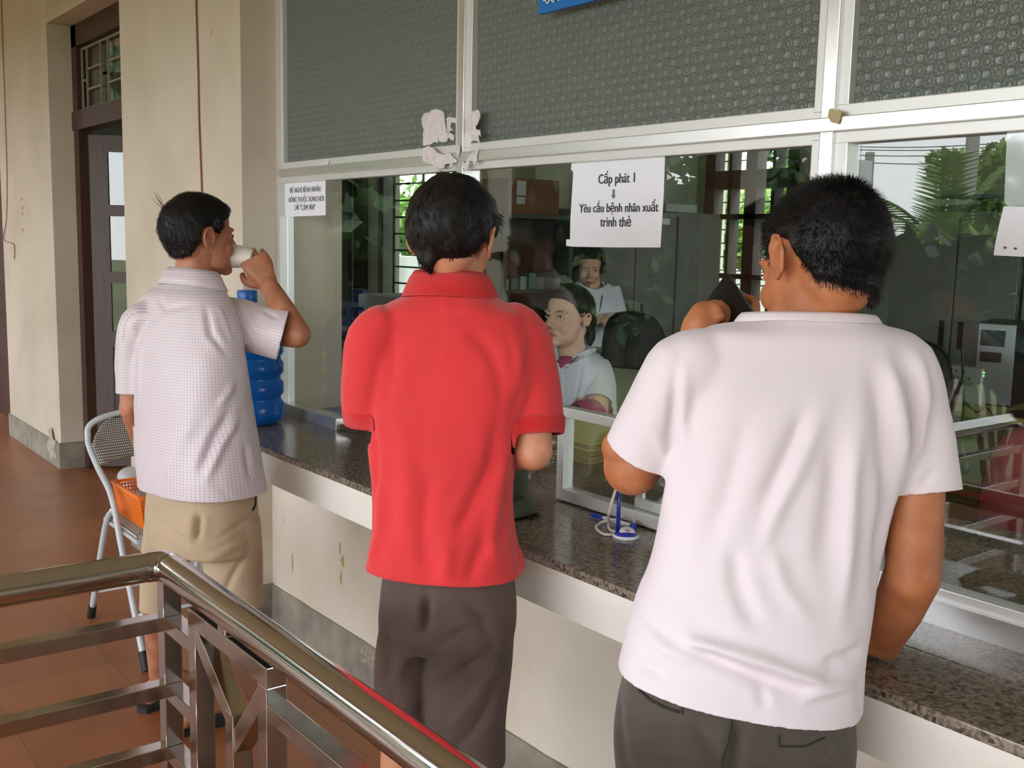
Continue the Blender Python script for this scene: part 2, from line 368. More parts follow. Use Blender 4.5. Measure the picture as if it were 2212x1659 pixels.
for i, (z0, z1) in enumerate(((.90, 1.21), (1.28, 1.63), (1.70, 2.03))): obj('pane', leafbox(MB(), .11, .53, z0, z1, .005), M_glass, leaf)
# door_2 at the far left edge: closed dark door
d2 = sempty('door_2', (-9.2, 1.93, 0))
obj('door_frame', MB().box((-9.9, YD, 0), (-9.8, 2.0, 2.79)).box((-8.56, YD, 0), (-8.46, 2.0, 2.79)).box((-9.9, YD, 2.69), (-8.46, 2.0, 2.79)), M_wood, d2)
lf = MB().box((-9.8, YD+.02, .01), (-8.56, YD+.06, 2.69))
for z in (.25, 1.1, 1.9): lf.box((-9.7, YD+.005, z), (-8.66, YD+.02, z+.6))
obj('door_leaf', lf, M_wood, d2)

# ------------------------------------------------------------------ aluminium window wall
win = sempty('window_1', (-2.0, YG, .848))
ZT0, ZT1, ZTOP, XR = 1.733, 1.785, 2.62, 3.2
ZC = .848
FK = [0]
def frame(mb, x0, x1, z0, z1, y0=YG-.03, y1=YG+.03):
    FK[0] = (FK[0]+1) % 7; e_ = FK[0]*.0004; return mb.box((x0, y0+e_, z0), (x1, y1-e_, z1), bevel=.002)
mull = [(-2.554, -2.499), (-1.309, -1.2545), (-.065, -.01), (1.18, 1.235), (2.42, 2.475)]
obj('transom_rail', frame(MB(), XC+.02, XR, ZT0+.012, ZT1-.012, YG-.034, YG+.034), M_alu, win)
cells = [(XC+.03, mull[0][0])]+[(mull[i][1], mull[i+1][0]) for i in range(4)]+[(mull[4][1], XR)]
for i, (a, b2) in enumerate(mull): obj('mullion', frame(MB(), a+.012, b2-.012, ZC, ZTOP, YG-.032, YG+.032), M_alu, win)
obj('side_frame', frame(MB(), XC, XC+.025, ZC, ZTOP), M_alu2, win)
obj('bottom_rail', frame(MB(), XC+.025, -3.272, ZC, ZC+.042).box((-1.2545, YG-.035, ZC), (XR, YG+.03, ZC+.045)), M_alu, win)
for (a, b2) in cells:
    fr = MB(); t = .02
    frame(fr, a-.013, b2+.013, ZT1-.014, ZT1+.012, YG-.022, YG+.022); frame(fr, a, b2, ZTOP-.03, ZTOP, YG-.022, YG+.022)
    frame(fr, a-.014, a+.012, ZT1, ZTOP, YG-.022, YG+.022); frame(fr, b2-.012, b2+.014, ZT1, ZTOP, YG-.022, YG+.022)
    obj('upper_sash_frame', fr, M_alu2, win)
    obj('patterned_pane', MB().box((a+.008, YG-.003, ZT1), (b2-.008, YG+.003, ZTOP-.02)), M_pat, win)
HZ = 1.085
for i, (a, b2) in enumerate(cells):
    fr = MB()
    frame(fr, a-.013, b2+.013, ZT0-.010, ZT0+.014, YG-.022, YG+.022)
    if i >= 2:
        frame(fr, a-.014, a+.016, ZC+.03, ZT0, YG-.022, YG+.022); frame(fr, b2-.016, b2+.014, ZC+.03, ZT0, YG-.022, YG+.022); frame(fr, a, b2, ZC+.042, ZC+.065, YG-.022, YG+.022)
    elif i == 1: frame(fr, b2-.012, b2+.014, HZ, ZT0, YG-.022, YG+.022)
    obj('lower_sash_frame', fr, M_alu2, win)
T = .0025
def pane(pts): return MB().prism([Vector((x, YG-T, z)) for x, z in pts], (0, 2*T, 0))
a, b2 = cells[0]; obj('clear_pane', pane([(a, ZC+.03), (-3.272, ZC+.03), (-3.272, HZ), (b2+.01, HZ), (b2+.01, ZT0), (a, ZT0)]), M_glass, win)
a, b2 = cells[1]; obj('clear_pane', pane([(a-.01, HZ), (b2+.01, HZ), (b2+.01, ZT0), (a-.01, ZT0)]), M_glass, win)
for a, b2 in cells[2:]: obj('clear_pane', pane([(a, ZC+.06), (b2, ZC+.06), (b2, ZT0), (a, ZT0)]), M_glass, win)
# small sliding hatch beside the opening
hf = MB(); hx0 = -2.075; hx1 = -1.30
frame(hf, hx0, hx1, HZ-.012, HZ+.014, YG-.02, YG+.02); frame(hf, hx0, hx0+.026, ZC+.01, HZ, YG-.02, YG+.02); frame(hf, hx0, hx1, ZC+.004, ZC+.036, YG-.02, YG+.02)
obj('hatch_frame', hf, M_alu2, win)
hs = MB(); frame(hs, -1.80, -1.775, ZC+.037, HZ-.012, YG+.002, YG+.018); frame(hs, -1.80, hx1, ZC+.037, ZC+.062, YG+.002, YG+.018)
obj('sliding_sash', hs, M_alu2, win)
obj('hatch_pane', pane([(hx0+.02, ZC+.03), (hx1, ZC+.03), (hx1, HZ), (hx0+.02, HZ)]), M_glass, win)
M_brass = mat('brown_edge_strip', S(70, 48, 38), .5)
obj('hatch_stop', MB().box((-3.272, YG-.012, ZC+.001), (-3.19, YG+.012, ZC+.022)), M_brass, win)

# ------------------------------------------------------------------ counter
YF = 1.405
ct = thing('counter', 'long speckled brown granite service counter with a chipped white front band', 'counter', (-2, YF, .733))
obj('granite_top', MB().box((-3.80, YF, .828), (3.19, 1.604, ZC), bevel=.003).box((XC+.001, 1.604, .828), (3.19, 2.5, ZC), bevel=.002), M_gran, ct)
obj('front_band', MB().box((-3.80, YF+.004, .733), (3.19, YF+.10, .828)), M_band, ct)
obj('slab', MB().box((-3.80, YF+.10, .74), (3.19, 1.602, .826)).box((XC+.002, 1.602, .74), (3.19, 2.48, .826)), M_band, ct)
# ------------------------------------------------------------------ papers, sign, marks on the window wall
def lettering(s, c, up, side, width, parent, m, offs=.0, name='lettering', bold=.0, squeeze=1.0, height=None, shear=0, heavy=0):
    cu = bpy.data.curves.new(name, 'FONT'); cu.body = s; cu.align_x = 'CENTER'; cu.align_y = 'CENTER'; cu.size = 1; cu.offset = bold; cu.resolution_u = 3; cu.shear = shear
    t = bpy.data.objects.new('t', cu); COL.objects.link(t)
    me = bpy.data.meshes.new_from_object(t.evaluated_get(bpy.context.evaluated_depsgraph_get())); bpy.data.objects.remove(t)
    xs = [v.co.x for v in me.vertices]
    if not xs: return None
    ys = [v.co.y for v in me.vertices]
    k = width/(max(xs)-min(xs)) if width else height/(max(ys)-min(ys)); kx = k*squeeze if not width else k; ky = k*squeeze if width else k
    mx = (max(xs)+min(xs))/2; my = (max(ys)+min(ys))/2
    up = Vector(up).normalized(); side = Vector(side).normalized(); nrm = side.cross(up); c = Vector(c); org = abs_loc(parent)
    if heavy:
        bb3 = bmesh.new()
        for d3, z3 in ((-heavy, 0), (0, .0015), (heavy, .003)):
            n0 = len(bb3.verts); bb3.from_mesh(me); bb3.verts.ensure_lookup_table()
            for v in bb3.verts[n0:]: v.co.x += d3; v.co.z += z3
        bb3.to_mesh(me); bb3.free()
    for v in me.vertices: v.co = c-org+side*((v.co.x-mx)*kx)+up*((v.co.y-my)*ky)+nrm*(offs+v.co.z*.02)
    o = bpy.data.objects.new(name, me); COL.objects.link(o); o.parent = parent; me.materials.append(m); return o
def sheet(name, pts, label, cat, m, y=YG-.006, th=.0012, wav=0):
    P = [aty(px, py, y) for px, py in pts]
    o = obj(name, MB().prism(P, (0, -th, 0)), m); tag(o, label, cat); return o, P
XA = Vector((1, 0, 0)); ZA = Vector((0, 0, 1))
def onp(px, py, y=YG-.0085): return aty(px, py, y)
p1, _ = sheet('paper_notice', [(615.5, 396), (703.5, 388.5), (703.5, 465), (616, 468.5)], 'small white printed notice taped inside the top left corner of the leftmost lower pane', 'notice', M_paper)
M_ink2 = mat('grey_print', S(92, 88, 104), .6)
for s, cx, cy, wpx in (('ĐỀ NGHỊ BỆNH NHÂN', 658, 408, 66), ('UỐNG THUỐC XONG NÓI', 660, 427, 76), ('LỜI "CẢM ƠN"', 658, 446, 44)):
    c = onp(cx, cy); wd = (onp(cx+wpx/2, cy)-onp(cx-wpx/2, cy)).x
    lettering(s, c, ZA, XA, wd, p1, M_ink2, heavy=.012, bold=.0, squeeze=1.12)
p2, _ = sheet('paper_notice', [(1235.5, 353), (1300, 345.5), (1437, 332), (1434, 420), (1427, 534.5), (1330, 534.5), (1240, 533), (1223.5, 531), (1223.8, 517), (1232, 517), (1233, 470), (1239, 372), (1234, 366)], 'large white notice with bold black words taped on the middle lower pane', 'notice', M_paper)
for s, cx, cy, wpx, sq in (('Cấp phát 1', 1331, 385, 78, 1.12), ('Yêu cầu bệnh nhân xuất', 1333, 448, 170, 1.12), ('trình thẻ', 1329, 478, 66, 1.12)):
    c = onp(cx, cy); wd = (onp(cx+wpx/2, cy)-onp(cx-wpx/2, cy)).x
    lettering(s, c, ZA, XA, wd, p2, M_ink, heavy=.022, bold=.0, squeeze=sq)
ar = MB(); c = onp(1325, 419)
ar.box(c+Vector((-.0035, -.0005, -.004)), c+Vector((.0035, .0005, .011))).prism([c+Vector((-.008, -.0005, -.003)), c+Vector((.008, -.0005, -.003)), c+Vector((0, -.0005, -.012))], (0, .001, 0))
obj('printed_arrow', ar, mat('grey_arrow', S(120, 120, 125), .6), p2)
p3, _ = sheet('paper_notice', [(2169, 446), (2240, 446), (2240, 556), (2147, 551.5), (2150, 530), (2158, 490)], 'white paper notice with red marks at the right edge of the photo', 'notice', M_paper)
M_red = mat('dark_red_marks', S(120, 50, 60), .6)
for px, py in ((2171, 535), (2193, 537)):
    c = onp(px, py); obj('red_mark', MB().ell(c, (.003, .0008, .002)), M_red, p3)
mm, nt, n, l, b = newmat('whitish_film'); n.remove(b)
a_ = n.new('ShaderNodeBsdfTransparent'); b_ = n.new('ShaderNodeBsdfDiffuse'); b_.inputs[0].default_value = (.8, .85, .88, 1); c_ = n.new('ShaderNodeMixShader'); c_.inputs[0].default_value = .35
g_ = n.new('ShaderNodeBsdfGlossy'); g_.inputs['Roughness'].default_value = .05; d_ = n.new('ShaderNodeMixShader'); l.new(schlick(n, l, .06), d_.inputs[0])
l.new(a_.outputs[0], c_.inputs[1]); l.new(b_.outputs[0], c_.inputs[2]); l.new(c_.outputs[0], d_.inputs[1]); l.new(g_.outputs[0], d_.inputs[2]); l.new(d_.outputs[0], n['Material Output'].inputs[0]); M_film = mm
sheet('whitish_sheet', [(2176, 278), (2240, 272), (2240, 444), (2178, 446), (2170, 436)], 'half clear whitish sheet on the glass above the right edge notice', 'sleeve', M_film)  # half clear whitish sheet above the notice

M_blue = mat('blue_sign_face', S(16, 110, 190), .35); M_white = mat('white_sign_print', S(225, 232, 235), .4)
o0 = aty(1163, 31, 1.722); sg = thing('sign_board', 'bright blue sign board with a white patterned border above the window', 'sign', o0+Vector((.3, 0, 0)))
obj('board', MB().box(o0, o0+Vector((.62, .012, .36)), bevel=.001), M_blue, sg)
kb = MB(); yb = o0.y-.001
def seg(x0, z0, x1, z1, t=.0035): kb.box((o0.x+min(x0, x1)-t/2, yb-.001, o0.z+min(z0, z1)-t/2), (o0.x+max(x0, x1)+t/2, yb, o0.z+max(z0, z1)+t/2))
e = .022
for (w_, h_) in ((.62, .36),):
    for k in range(int((w_-.06)/.022)):
        x = e+.008+k*.022
        for zz in (e, h_-e-.012): seg(x, zz, x+.014, zz); seg(x+.014, zz, x+.014, zz+.010); seg(x+.014, zz+.010, x+.005, zz+.010); seg(x, zz, x, zz+.016)
    for k in range(int((h_-.06)/.022)):
        z = e+.008+k*.022
        for xx in (e-.004, w_-e-.010): seg(xx, z, xx, z+.014); seg(xx, z+.014, xx+.010, z+.014); seg(xx+.010, z+.014, xx+.010, z+.005); seg(xx, z, xx+.016, z)
obj('border_pattern', kb, M_white, sg)

M_resid = mat('torn_paper_residue', S(214, 207, 208), .85, vary=.08, vscale=50, bump=.5, bscale=180)
def residue(pl, name, y, label=None, parent=None, jag=3.0):
    P = []
    for i in range(len(pl)):
        a, b2 = pl[i], pl[(i+1) % len(pl)]; nseg = max(1, int(math.hypot(b2[0]-a[0], b2[1]-a[1])/4))
        for k in range(nseg):
            t = k/nseg; x = a[0]+(b2[0]-a[0])*t; yy = a[1]+(b2[1]-a[1])*t; j = jag*(noise.noise(Vector((x*.35, yy*.35, 3))) if k else 0)
            P.append(aty(x+j, yy+j*1.3*(1 if (len(P) % 2) else -1), y))
    return obj(name, MB().prism(P, (0, -.0012, 0)), M_resid, parent)
rs = thing('paper_residue', 'torn white glued paper scraps on the mullion joint above the red shirt', 'paper scraps', aty(975, 350, YG-.036))
px8 = lambda x, y: (860+x/9.218, 220+y/9.218)
R1 = [px8(*q) for q in ((480, 310), (530, 230), (600, 200), (610, 235), (650, 180), (760, 140), (860, 165), (915, 210), (940, 430), (965, 570), (1040, 610), (1115, 665), (1110, 770), (1000, 710), (975, 790), (890, 805), (820, 795), (810, 720), (800, 790), (690, 820), (600, 860), (520, 880), (500, 740), (505, 590), (520, 560), (475, 440))]
R1b = [px8(*q) for q in ((975, 315), (1040, 300), (1110, 320), (1130, 310), (1165, 340), (1170, 440), (1120, 415), (1060, 410), (1045, 490), (1095, 570), (1035, 575), (1010, 640), (965, 600), (975, 560))]
R2 = [px8(*q) for q in ((1500, 180), (1580, 150), (1625, 190), (1640, 300), (1600, 420), (1570, 470), (1545, 480), (1560, 545), (1645, 560), (1650, 690), (1600, 650), (1625, 820), (1570, 780), (1500, 770), (1460, 800), (1440, 640), (1330, 570), (1330, 480), (1370, 430), (1330, 390), (1390, 290), (1450, 270))]
R3 = [px8(*q) for q in ((500, 930), (590, 870), (660, 910), (780, 1000), (880, 1060), (980, 1040), (1040, 1000), (1070, 1070), (1180, 1170), (1140, 1220), (1100, 1200), (1080, 1270), (1030, 1330), (1040, 1230), (940, 1240), (910, 1330), (800, 1340), (790, 1280), (740, 1350), (700, 1340), (750, 1260), (640, 1240), (500, 1190), (485, 1060))]
R4 = [px8(*q) for q in ((1190, 830), (1225, 870), (1240, 960), (1215, 1060), (1190, 1130), (1150, 1000), (1175, 960))]
R5 = [px8(*q) for q in ((1520, 930), (1600, 920), (1580, 1060), (1560, 1200), (1530, 1260), (1500, 1180), (1430, 1170), (1400, 1300), (1350, 1360), (1290, 1300), (1290, 1190), (1340, 1230), (1380, 1120), (1440, 1040), (1540, 1000))]
for pl, y in ((R1, YG-.0045), (R1b, YG-.0045), (R2, YG-.034), (R3, YG-.036), (R4, YG-.036), (R5, YG-.036)): residue(pl, 'scrap', y, parent=rs)
r2 = residue([(690, 349), (700, 345), (712, 346), (709, 356), (700, 360), (694, 357)], 'paper_scrap', YG-.024, jag=2); tag(r2, 'small torn tape scrap on the lower edge of the leftmost patterned pane', 'paper scrap')
M_tape = mat('yellowed_tape', S(170, 158, 118), .6, vary=.1, vscale=40)
tp = obj('tape_scrap', MB().prism([aty(x, y, YG-.0355) for x, y in ((1792, 236), (1800, 234), (1806, 239), (1814, 236), (1819, 243), (1815, 262), (1812, 268), (1796, 264), (1789, 252))], (0, -.0015, 0)), M_tape)
tag(tp, 'yellowed torn tape scrap on the aluminium crossing above the shaven head', 'tape')

# ------------------------------------------------------------------ cables and marks on the walls
M_cord = mat('thin_red_brown_wire', S(140, 78, 66), .6)
pts = [(422, -40), (425, 60), (428, 160), (430, 260), (433, 340), (436, 420), (437, 520), (440, 620)]
P = [aty(x, y, 1.601) for x, y in pts]; P.append(Vector((P[-1].x, 1.601, .5)))
o = obj('hanging_wire', MB().tube(P, .0035, n=6), M_cord, smooth=True); tag(o, 'thin red brown wire hanging down the pier behind the drinking man', 'wire')
pts = [(2, -20), (6, 100), (11, 240), (15, 380), (14, 470), (8, 515), (22, 524), (31, 530), (31, 560)]
o = obj('hanging_wire', MB().tube([aty(x, y, YG-.006) for x, y in pts], .003, n=6), M_cord, smooth=True); tag(o, 'thin wire running down the wall at the far left edge of the photo', 'wire')
M_yel = mat('yellow_stain', S(176, 152, 92), .9)
for px, py, k in ((47, 430, .5), (49, 449, .5), (48, 462, .5), (50, 497, .5)):
    o = blotch('tape_mark', aty(px, py, YG), (0, -1, 0), ZA, .022, .011, px+py, M_yel, .0015); tag(o, 'faded yellow tape mark on the wall left of the door', 'tape mark', 'faded tape marks on the left wall')
o = blotch('tape_mark', aty(457, 70, 1.606), (0, -1, 0), ZA, .006, .012, 4, M_yel, .0015); tag(o, 'tiny brown tape mark high on the pier beside the hanging wire', 'tape mark')
for i, (px, py, rx, rz) in enumerate(((572, 1162, .018, .03), (571, 1190, .016, .025), (740, 1212, .010, .02), (737, 1248, .008, .022), (632, 1215, .006, .04), (735, 1185, .006, .02))):
    o = blotch('wall_stain', aty(px, py, 1.715), (0, -1, 0), ZA, rx, rz, i*3.1, M_yel, .0008, n=30, jag=.6); tag(o, 'ochre stain on the plaster under the counter', 'stain', 'ochre stains under the counter')
o = blotch('flaked_patch', aty(800, 1420, 1.707), (0, -1, 0), ZA, .075, .03, 9, M_stain, .001, n=70, jag=.9); tag(o, 'flaking rough patch on the grey skirting behind the stair rail', 'flaked patch')
o = blotch('flaked_patch', aty(112, 965, YG-.012), (0, -1, 0), ZA, .09, .10, 5, mat('bare_plaster_patch', S(170, 162, 144), .9, vary=.2, vscale=20), .001, n=50, jag=.7); tag(o, 'pale flaked patch on the skirting at the corner left of the door', 'flaked patch')

# ------------------------------------------------------------------ things on the counter
M_blueplas = glass('blue_water_plastic', (.05, .28, .72, 1), .05)
mb_, nt, n, l, b = newmat('blue_bottle_plastic'); b.inputs['Base Color'].default_value = S(24, 104, 190); b.inputs['Roughness'].default_value = .16; b.inputs['Transmission Weight'].default_value = .35; b.inputs['IOR'].default_value = 1.3; M_bottle = mb_
bt = thing('water_bottle', 'big ribbed blue water cooler bottle standing on the left end of the granite counter', 'water bottle', (-3.575, 1.548, ZC))
pr = [(.002, 0), (.095, .0), (.118, .012), (.128, .035), (.128, .075), (.117, .088), (.117, .10), (.127, .112), (.127, .15), (.116, .162), (.116, .176), (.127, .188), (.127, .222), (.118, .234), (.118, .247), (.127, .26), (.126, .33), (.116, .365), (.09, .395), (.055, .42), (.034, .432), (.030, .44), (.030, .462)]
obj('bottle_body', MB().lathe((-3.575, 1.548, ZC), pr, 48), M_bottle, bt, smooth=True)
obj('cap', MB().lathe((-3.575, 1.548, ZC+.438), [(.034, 0), (.036, .004), (.036, .04), (.033, .044), (.001, .045)], 32), mat('blue_cap', S(24, 92, 170), .35), bt, smooth='auto')
# pen stand
M_pblue = mat('blue_pen_plastic', S(28, 52, 160), .25); M_pwhite = mat('white_pen_plastic', S(232, 232, 236), .3)
c = atz(1352, 1160, ZC); ps = thing('pen_stand', 'round white and blue desk pen stand with a curly white cord on the granite', 'pen stand', c)
obj('base', MB().lathe(c, [(.001, 0), (.030, 0), (.0315, .003), (.030, .007), (.001, .008)], 40), M_pwhite, ps, smooth='auto')
obj('base_ring', MB().lathe(c, [(.001, .0075), (.0275, .0075), (.025, .013), (.001, .016)], 40), M_pblue, ps, smooth='auto')
v = (Vector((0, 0, 1))*.9-Vector((CF.x, CF.y, 0)).normalized()*.45).normalized(); bc = c+Vector((0, 0, .011))-HF*.006+HR*.002
bd = obj('badge', MB().lathe(bc, [(.001, 0), (.0185, 0), (.0185, .004), (.016, .006), (.001, .0065)], 36, axis=v), M_pwhite, ps, smooth='auto')
up = (v.cross(HR)*-1).normalized(); up = up if up.z > 0 else -up
lg = MB(); q = bc+v*.0068
def lq(pts, m): return obj('logo_mark', MB().prism([q+HR*x*.001+up*y*.001 for x, y in pts], v*.0004), m, bd)
lq([(-6, 5), (-1, 5), (-3, -2), (-5, -2), (-3.6, 3), (-6, 3)], mat('logo_blue', S(70, 140, 200), .4)); lq([(1, 5), (3, 5), (1.5, 0), (6, 0), (5, -3), (-1.5, -3)], mat('logo_red', S(200, 50, 60), .4)); lq([(-4, -6), (5, -6), (5, -7), (-4, -7)], M_pblue)
st = c-HR*.018+HF*.010; top = Vector((st.x, st.y, ZC+.125))
obj('post', MB().tube([st+Vector((0, 0, .008)), top], [.0052, .0042], n=14, sub=2), M_pblue, ps, smooth=True)
hd = MB().cyl(c+HR*.018+HF*.008+Vector((0, 0, .01)), c+HR*.018+HF*.008+Vector((0, 0, .03)), .006); obj('pen_holder', hd, M_pblue, ps, smooth='auto')
cp = [top-HR*.001, top-HR*.012+Vector((0, 0, -.015)), at(1325, 1100, 2.05), at(1313, 1125, 2.04), atz(1318, 1143, ZC+.006), atz(1335, 1150, ZC+.006)]
crd = MB().tube([top-HR*.001, top-HR*.010-Vector((0, 0, .02)), st-HR*.022+Vector((0, 0, .055)), atz(1314, 1130, ZC+.012), atz(1318, 1145, ZC+.005), atz(1336, 1150, ZC+.005)], .0034, n=10, sub=8)
crd.tube([atz(1336, 1153, ZC+.005), atz(1305, 1154, ZC+.005), atz(1288, 1140, ZC+.006), atz(1300, 1128, ZC+.01), atz(1330, 1122, ZC+.016), atz(1350, 1115, ZC+.014), atz(1368, 1120, ZC+.013), atz(1370, 1133, ZC+.014)], .0034, n=10, sub=8)
obj('cord', crd, mat('cream_cord', S(214, 208, 194), .4), ps, smooth=True)
pa = atz(1272, 1110, ZC+.006); pb = atz(1372, 1137, ZC+.014); dp = (pb-pa); pn = thing('ballpoint_pen', 'blue and white ballpoint pen lying across the cord of the pen stand', 'pen', pa)
obj('pen_cap', MB().tube([pa, pa+dp*.12, pa+dp*.33], [.0015, .0055, .0058], n=14, sub=3), M_pblue, pn, smooth=True)
obj('barrel', MB().tube([pa+dp*.33, pa+dp*.92], .005, n=14, sub=2), M_pwhite, pn, smooth=True)
obj('end_plug', MB().tube([pa+dp*.92, pb], .0056, n=14, sub=2), M_pblue, pn, smooth=True)
# green hat on the counter
M_hat = mat('olive_green_cloth', S(66, 76, 56), .9, vary=.12, vscale=30, bump=.3, bscale=300, sheen=.3)
hc = Vector((-2.075, 1.545, ZC)); ht = thing('hat', 'olive green cloth hat with a drooping brim on the counter beside the red shirt', 'hat', hc)
cc = MB(); prof = []
mbh = MB(); rr_ = []
for r_, h_ in ((.120, .003), (.112, .012), (.097, .028), (.090, .045), (.088, .085), (.084, .125), (.066, .150), (.035, .158), (.002, .16)):
    ringv = []
    for i in range(48):
        a = 2*PI*i/48; k = 1+(.05*math.sin(3*a+.6) if h_ < .03 else .02*math.sin(2*a))
        ringv.append(mbh.bm.verts.new(hc+Vector((math.cos(a)*r_*k, math.sin(a)*r_*k*1.0, max(.002, h_+(.010*math.sin(2*a+1) if h_ < .03 else 0))))))
    rr_.append(ringv)
h1 = MB(); h2 = MB()
mbh.skin(rr_, cap=False)
obj('crown', mbh, M_hat, ht, smooth=True, solid=.002)
obj('hat_band', MB().lathe(hc, [(.0915, .044), (.0925, .045), (.0905, .062), (.0895, .061)], 48, cap=False), mat('olive_band', S(52, 60, 46), .9), ht, smooth=True)
# ledgers behind the hatch
M_ledger = mat('ledger_pages', S(150, 128, 78), .9, vary=.35, vscale=3, stretch=(4, 4, 320), bump=.6, bscale=3)
M_cover = mat('yellow_green_cover', S(196, 200, 96), .6); M_cov2 = mat('buff_cover', S(170, 150, 100), .7)
for i, (dx_, dy_, cv) in enumerate(((0, 0, M_cov2), (-.012, .006, M_cov2), (-.004, .003, M_cover))):
    z0 = ZC+.001+i*.021; x0, y0 = -2.74+dx_, 2.13+dy_
    lb = ('thick worn ledger at the bottom of the stack behind the service hatch', 'thick worn ledger in the middle of the stack behind the service hatch', 'yellow green covered ledger on top of the stack behind the service hatch')[i]
    t = thing('ledger', lb, 'ledger', (x0+.19, y0+.15, z0), 'ledgers on the office side of the counter')
    obj('pages', MB().box((x0, y0, z0+.0015), (x0+.375, y0+.295, z0+.0175), bevel=.002), M_ledger, t)
    obj('cover', MB().box((x0-.003, y0-.003, z0+.0175), (x0+.378, y0+.30, z0+.0195)).box((x0-.003, y0-.003, z0), (x0+.378, y0+.30, z0+.0015)), cv, t)
for i, (px, py, cc_) in enumerate(((1236, 975, S(110, 190, 190)), (1258, 978, S(214, 196, 80)))):
    o = obj('sticky_note', MB().box(Vector((-2.56+i*.07, 2.10, ZC+.02+i*.004)), Vector((-2.53+i*.085, 2.145, ZC+.0205+i*.004))), mat('note_%d' % i, cc_, .7)); tag(o, ('pale blue page marker sticking out of the ledgers', 'yellow page marker sticking out of the ledgers')[i], 'page marker')
# clear plastic bag of cups
bgm = MB(); c = Vector((-2.46, 1.96, ZC+.055))
bmesh.ops.create_icosphere(bgm.bm, subdivisions=5, radius=1)
for v_ in bgm.bm.verts:
    q = v_.co; k = 1+.22*noise.noise(q*2.3)+.10*noise.noise(q*7)
    v_.co = Vector((c.x+q.x*.16*k, c.y+q.y*.10*k, max(ZC+.002, c.z+q.z*.058*k)))
o = obj('plastic_bag', bgm, glass('clear_bag_film', (.90, .93, .92, 1), .10, .06), smooth=True); tag(o, 'crumpled clear plastic bag lying in the service opening under the red sleeve', 'plastic bag')

# ------------------------------------------------------------------ stair rail
YR = .73; RX0 = -2.125; RXE = .6
rl = thing('stair_railing', 'polished stainless steel stair railing with a round top rail in the foreground', 'railing', (RX0, YR, 0))
ZR = .836; RT = .031
cr_ = MB(); arc = []
obj('top_rail', MB().tube([(RX0+.035, YR, ZR), (RXE, YR, ZR)], RT, n=40, sub=3), M_steel, rl, smooth='auto')
LD = Vector((-.01, -1, 0)).normalized(); LP = Vector((RX0, YR, ZR))
le = LP+LD*1.6
obj('top_rail', MB().tube([LP+LD*.035, le], RT, n=40, sub=3), M_steel, rl, smooth='auto')
obj('rail_elbow', MB().tube([LP+LD*.036, LP+LD*.012+Vector((.004, 0, 0)), LP+Vector((.012, -.004, 0)), LP+Vector((.036, 0, 0))], RT+.0012, n=40, sub=6), M_steel, rl, smooth='auto')
sq = .038
def post(x, y, z0, z1): return MB().box((x-sq/2, y-sq/2, z0), (x+sq/2, y+sq/2, z1), bevel=.002)
obj('post', post(-2.10, YR, 0, ZR-.022), M_steelb, rl)
V1, V2, ZF = -1.925, -1.60, .800
obj('post', post(-1.775, YR, ZF, ZR-.022), M_steelb, rl)
def hb(p, q, w=.036, h=.030): return MB().bar(p, q, w, h, bevel=.0015)
obj('panel_frame', MB().box((V1-.019, YR-.019, ZF-.036), (V2+.019, YR+.019, ZF), bevel=.002), M_steelb, rl)
for x in (V1, V2): obj('panel_upright', post(x, YR, .08, ZF-.036), M_steelb, rl)
obj('panel_upright', post(-1.745, YR, .08, .66), M_steelb, rl)
obj('diagonal_brace', MB().bar((V1+.005, YR, ZF-.04), (-1.745, YR, .645), .036, .036, up=Vector((0, 1, 0)), bevel=.0015), M_steelb, rl)
obj('diagonal_brace', MB().bar((V2-.01, YR, ZF-.06), (-1.735, YR, .60), .034, .034, up=Vector((0, 1, 0)), bevel=.0015), M_steelb, rl)
obj('panel_frame', MB().box((V1-.019, YR-.019, .05), (V2+.019, YR+.019, .086), bevel=.002), M_steelb, rl)
for z in (.722, .576, .438, .30, .16):
    obj('rail_bar', hb((-2.08, YR, z), (V1-.018, YR, z)), M_steelb, rl)
    obj('rail_bar', hb((V2+.018, YR, z), (RXE, YR, z)), M_steelb, rl)
    obj('rail_bar', hb((-2.10, YR-.018, z), (-2.10-.016, YR-1.6, z)), M_steelb, rl)
for x in (-.9, .3): obj('post', post(x, YR, 0, ZR-.022), M_steelb, rl)
obj('post', post(-2.112, YR-1.5, 0, ZR-.022), M_steelb, rl)

# ------------------------------------------------------------------ folding chair with basket and cups
M_tube = mat('white_grey_chair_tube', S(186, 192, 196), .28, coat=.4); M_rub = mat('black_rubber', S(24, 24, 26), .6)
def houndstooth(name, k=150, ax='Z'):
    m, nt, n, l, b = newmat(name); b.inputs['Roughness'].default_value = .6
    co = n.new('ShaderNodeTexCoord'); sp = n.new('ShaderNodeSeparateXYZ'); l.new(co.outputs['Object'], sp.inputs[0])
    u = math_(n, l, 'MULTIPLY', sp.outputs['Y'], k); v2 = math_(n, l, 'MULTIPLY', sp.outputs[ax], k)
    a = math_(n, l, 'GREATER_THAN', math_(n, l, 'FRACT', u), .5); c = math_(n, l, 'GREATER_THAN', math_(n, l, 'FRACT', v2), .5)
    d = math_(n, l, 'GREATER_THAN', math_(n, l, 'FRACT', math_(n, l, 'ADD', u, v2)), .5)
    x = math_(n, l, 'ADD', math_(n, l, 'MULTIPLY', a, c), math_(n, l, 'MULTIPLY', d, math_(n, l, 'ABSOLUTE', math_(n, l, 'SUBTRACT', a, c))))
    mx = n.new('ShaderNodeMix'); mx.data_type = 'RGBA'; l.new(x, mx.inputs[0]); mx.inputs[6].default_value = S(190, 184, 172); mx.inputs[7].default_value = S(34, 33, 38); l.new(mx.outputs[2], b.inputs['Base Color']); return m
M_hound = houndstooth('houndstooth_vinyl', 120); M_hound2 = houndstooth('houndstooth_vinyl_seat', 120, 'X')
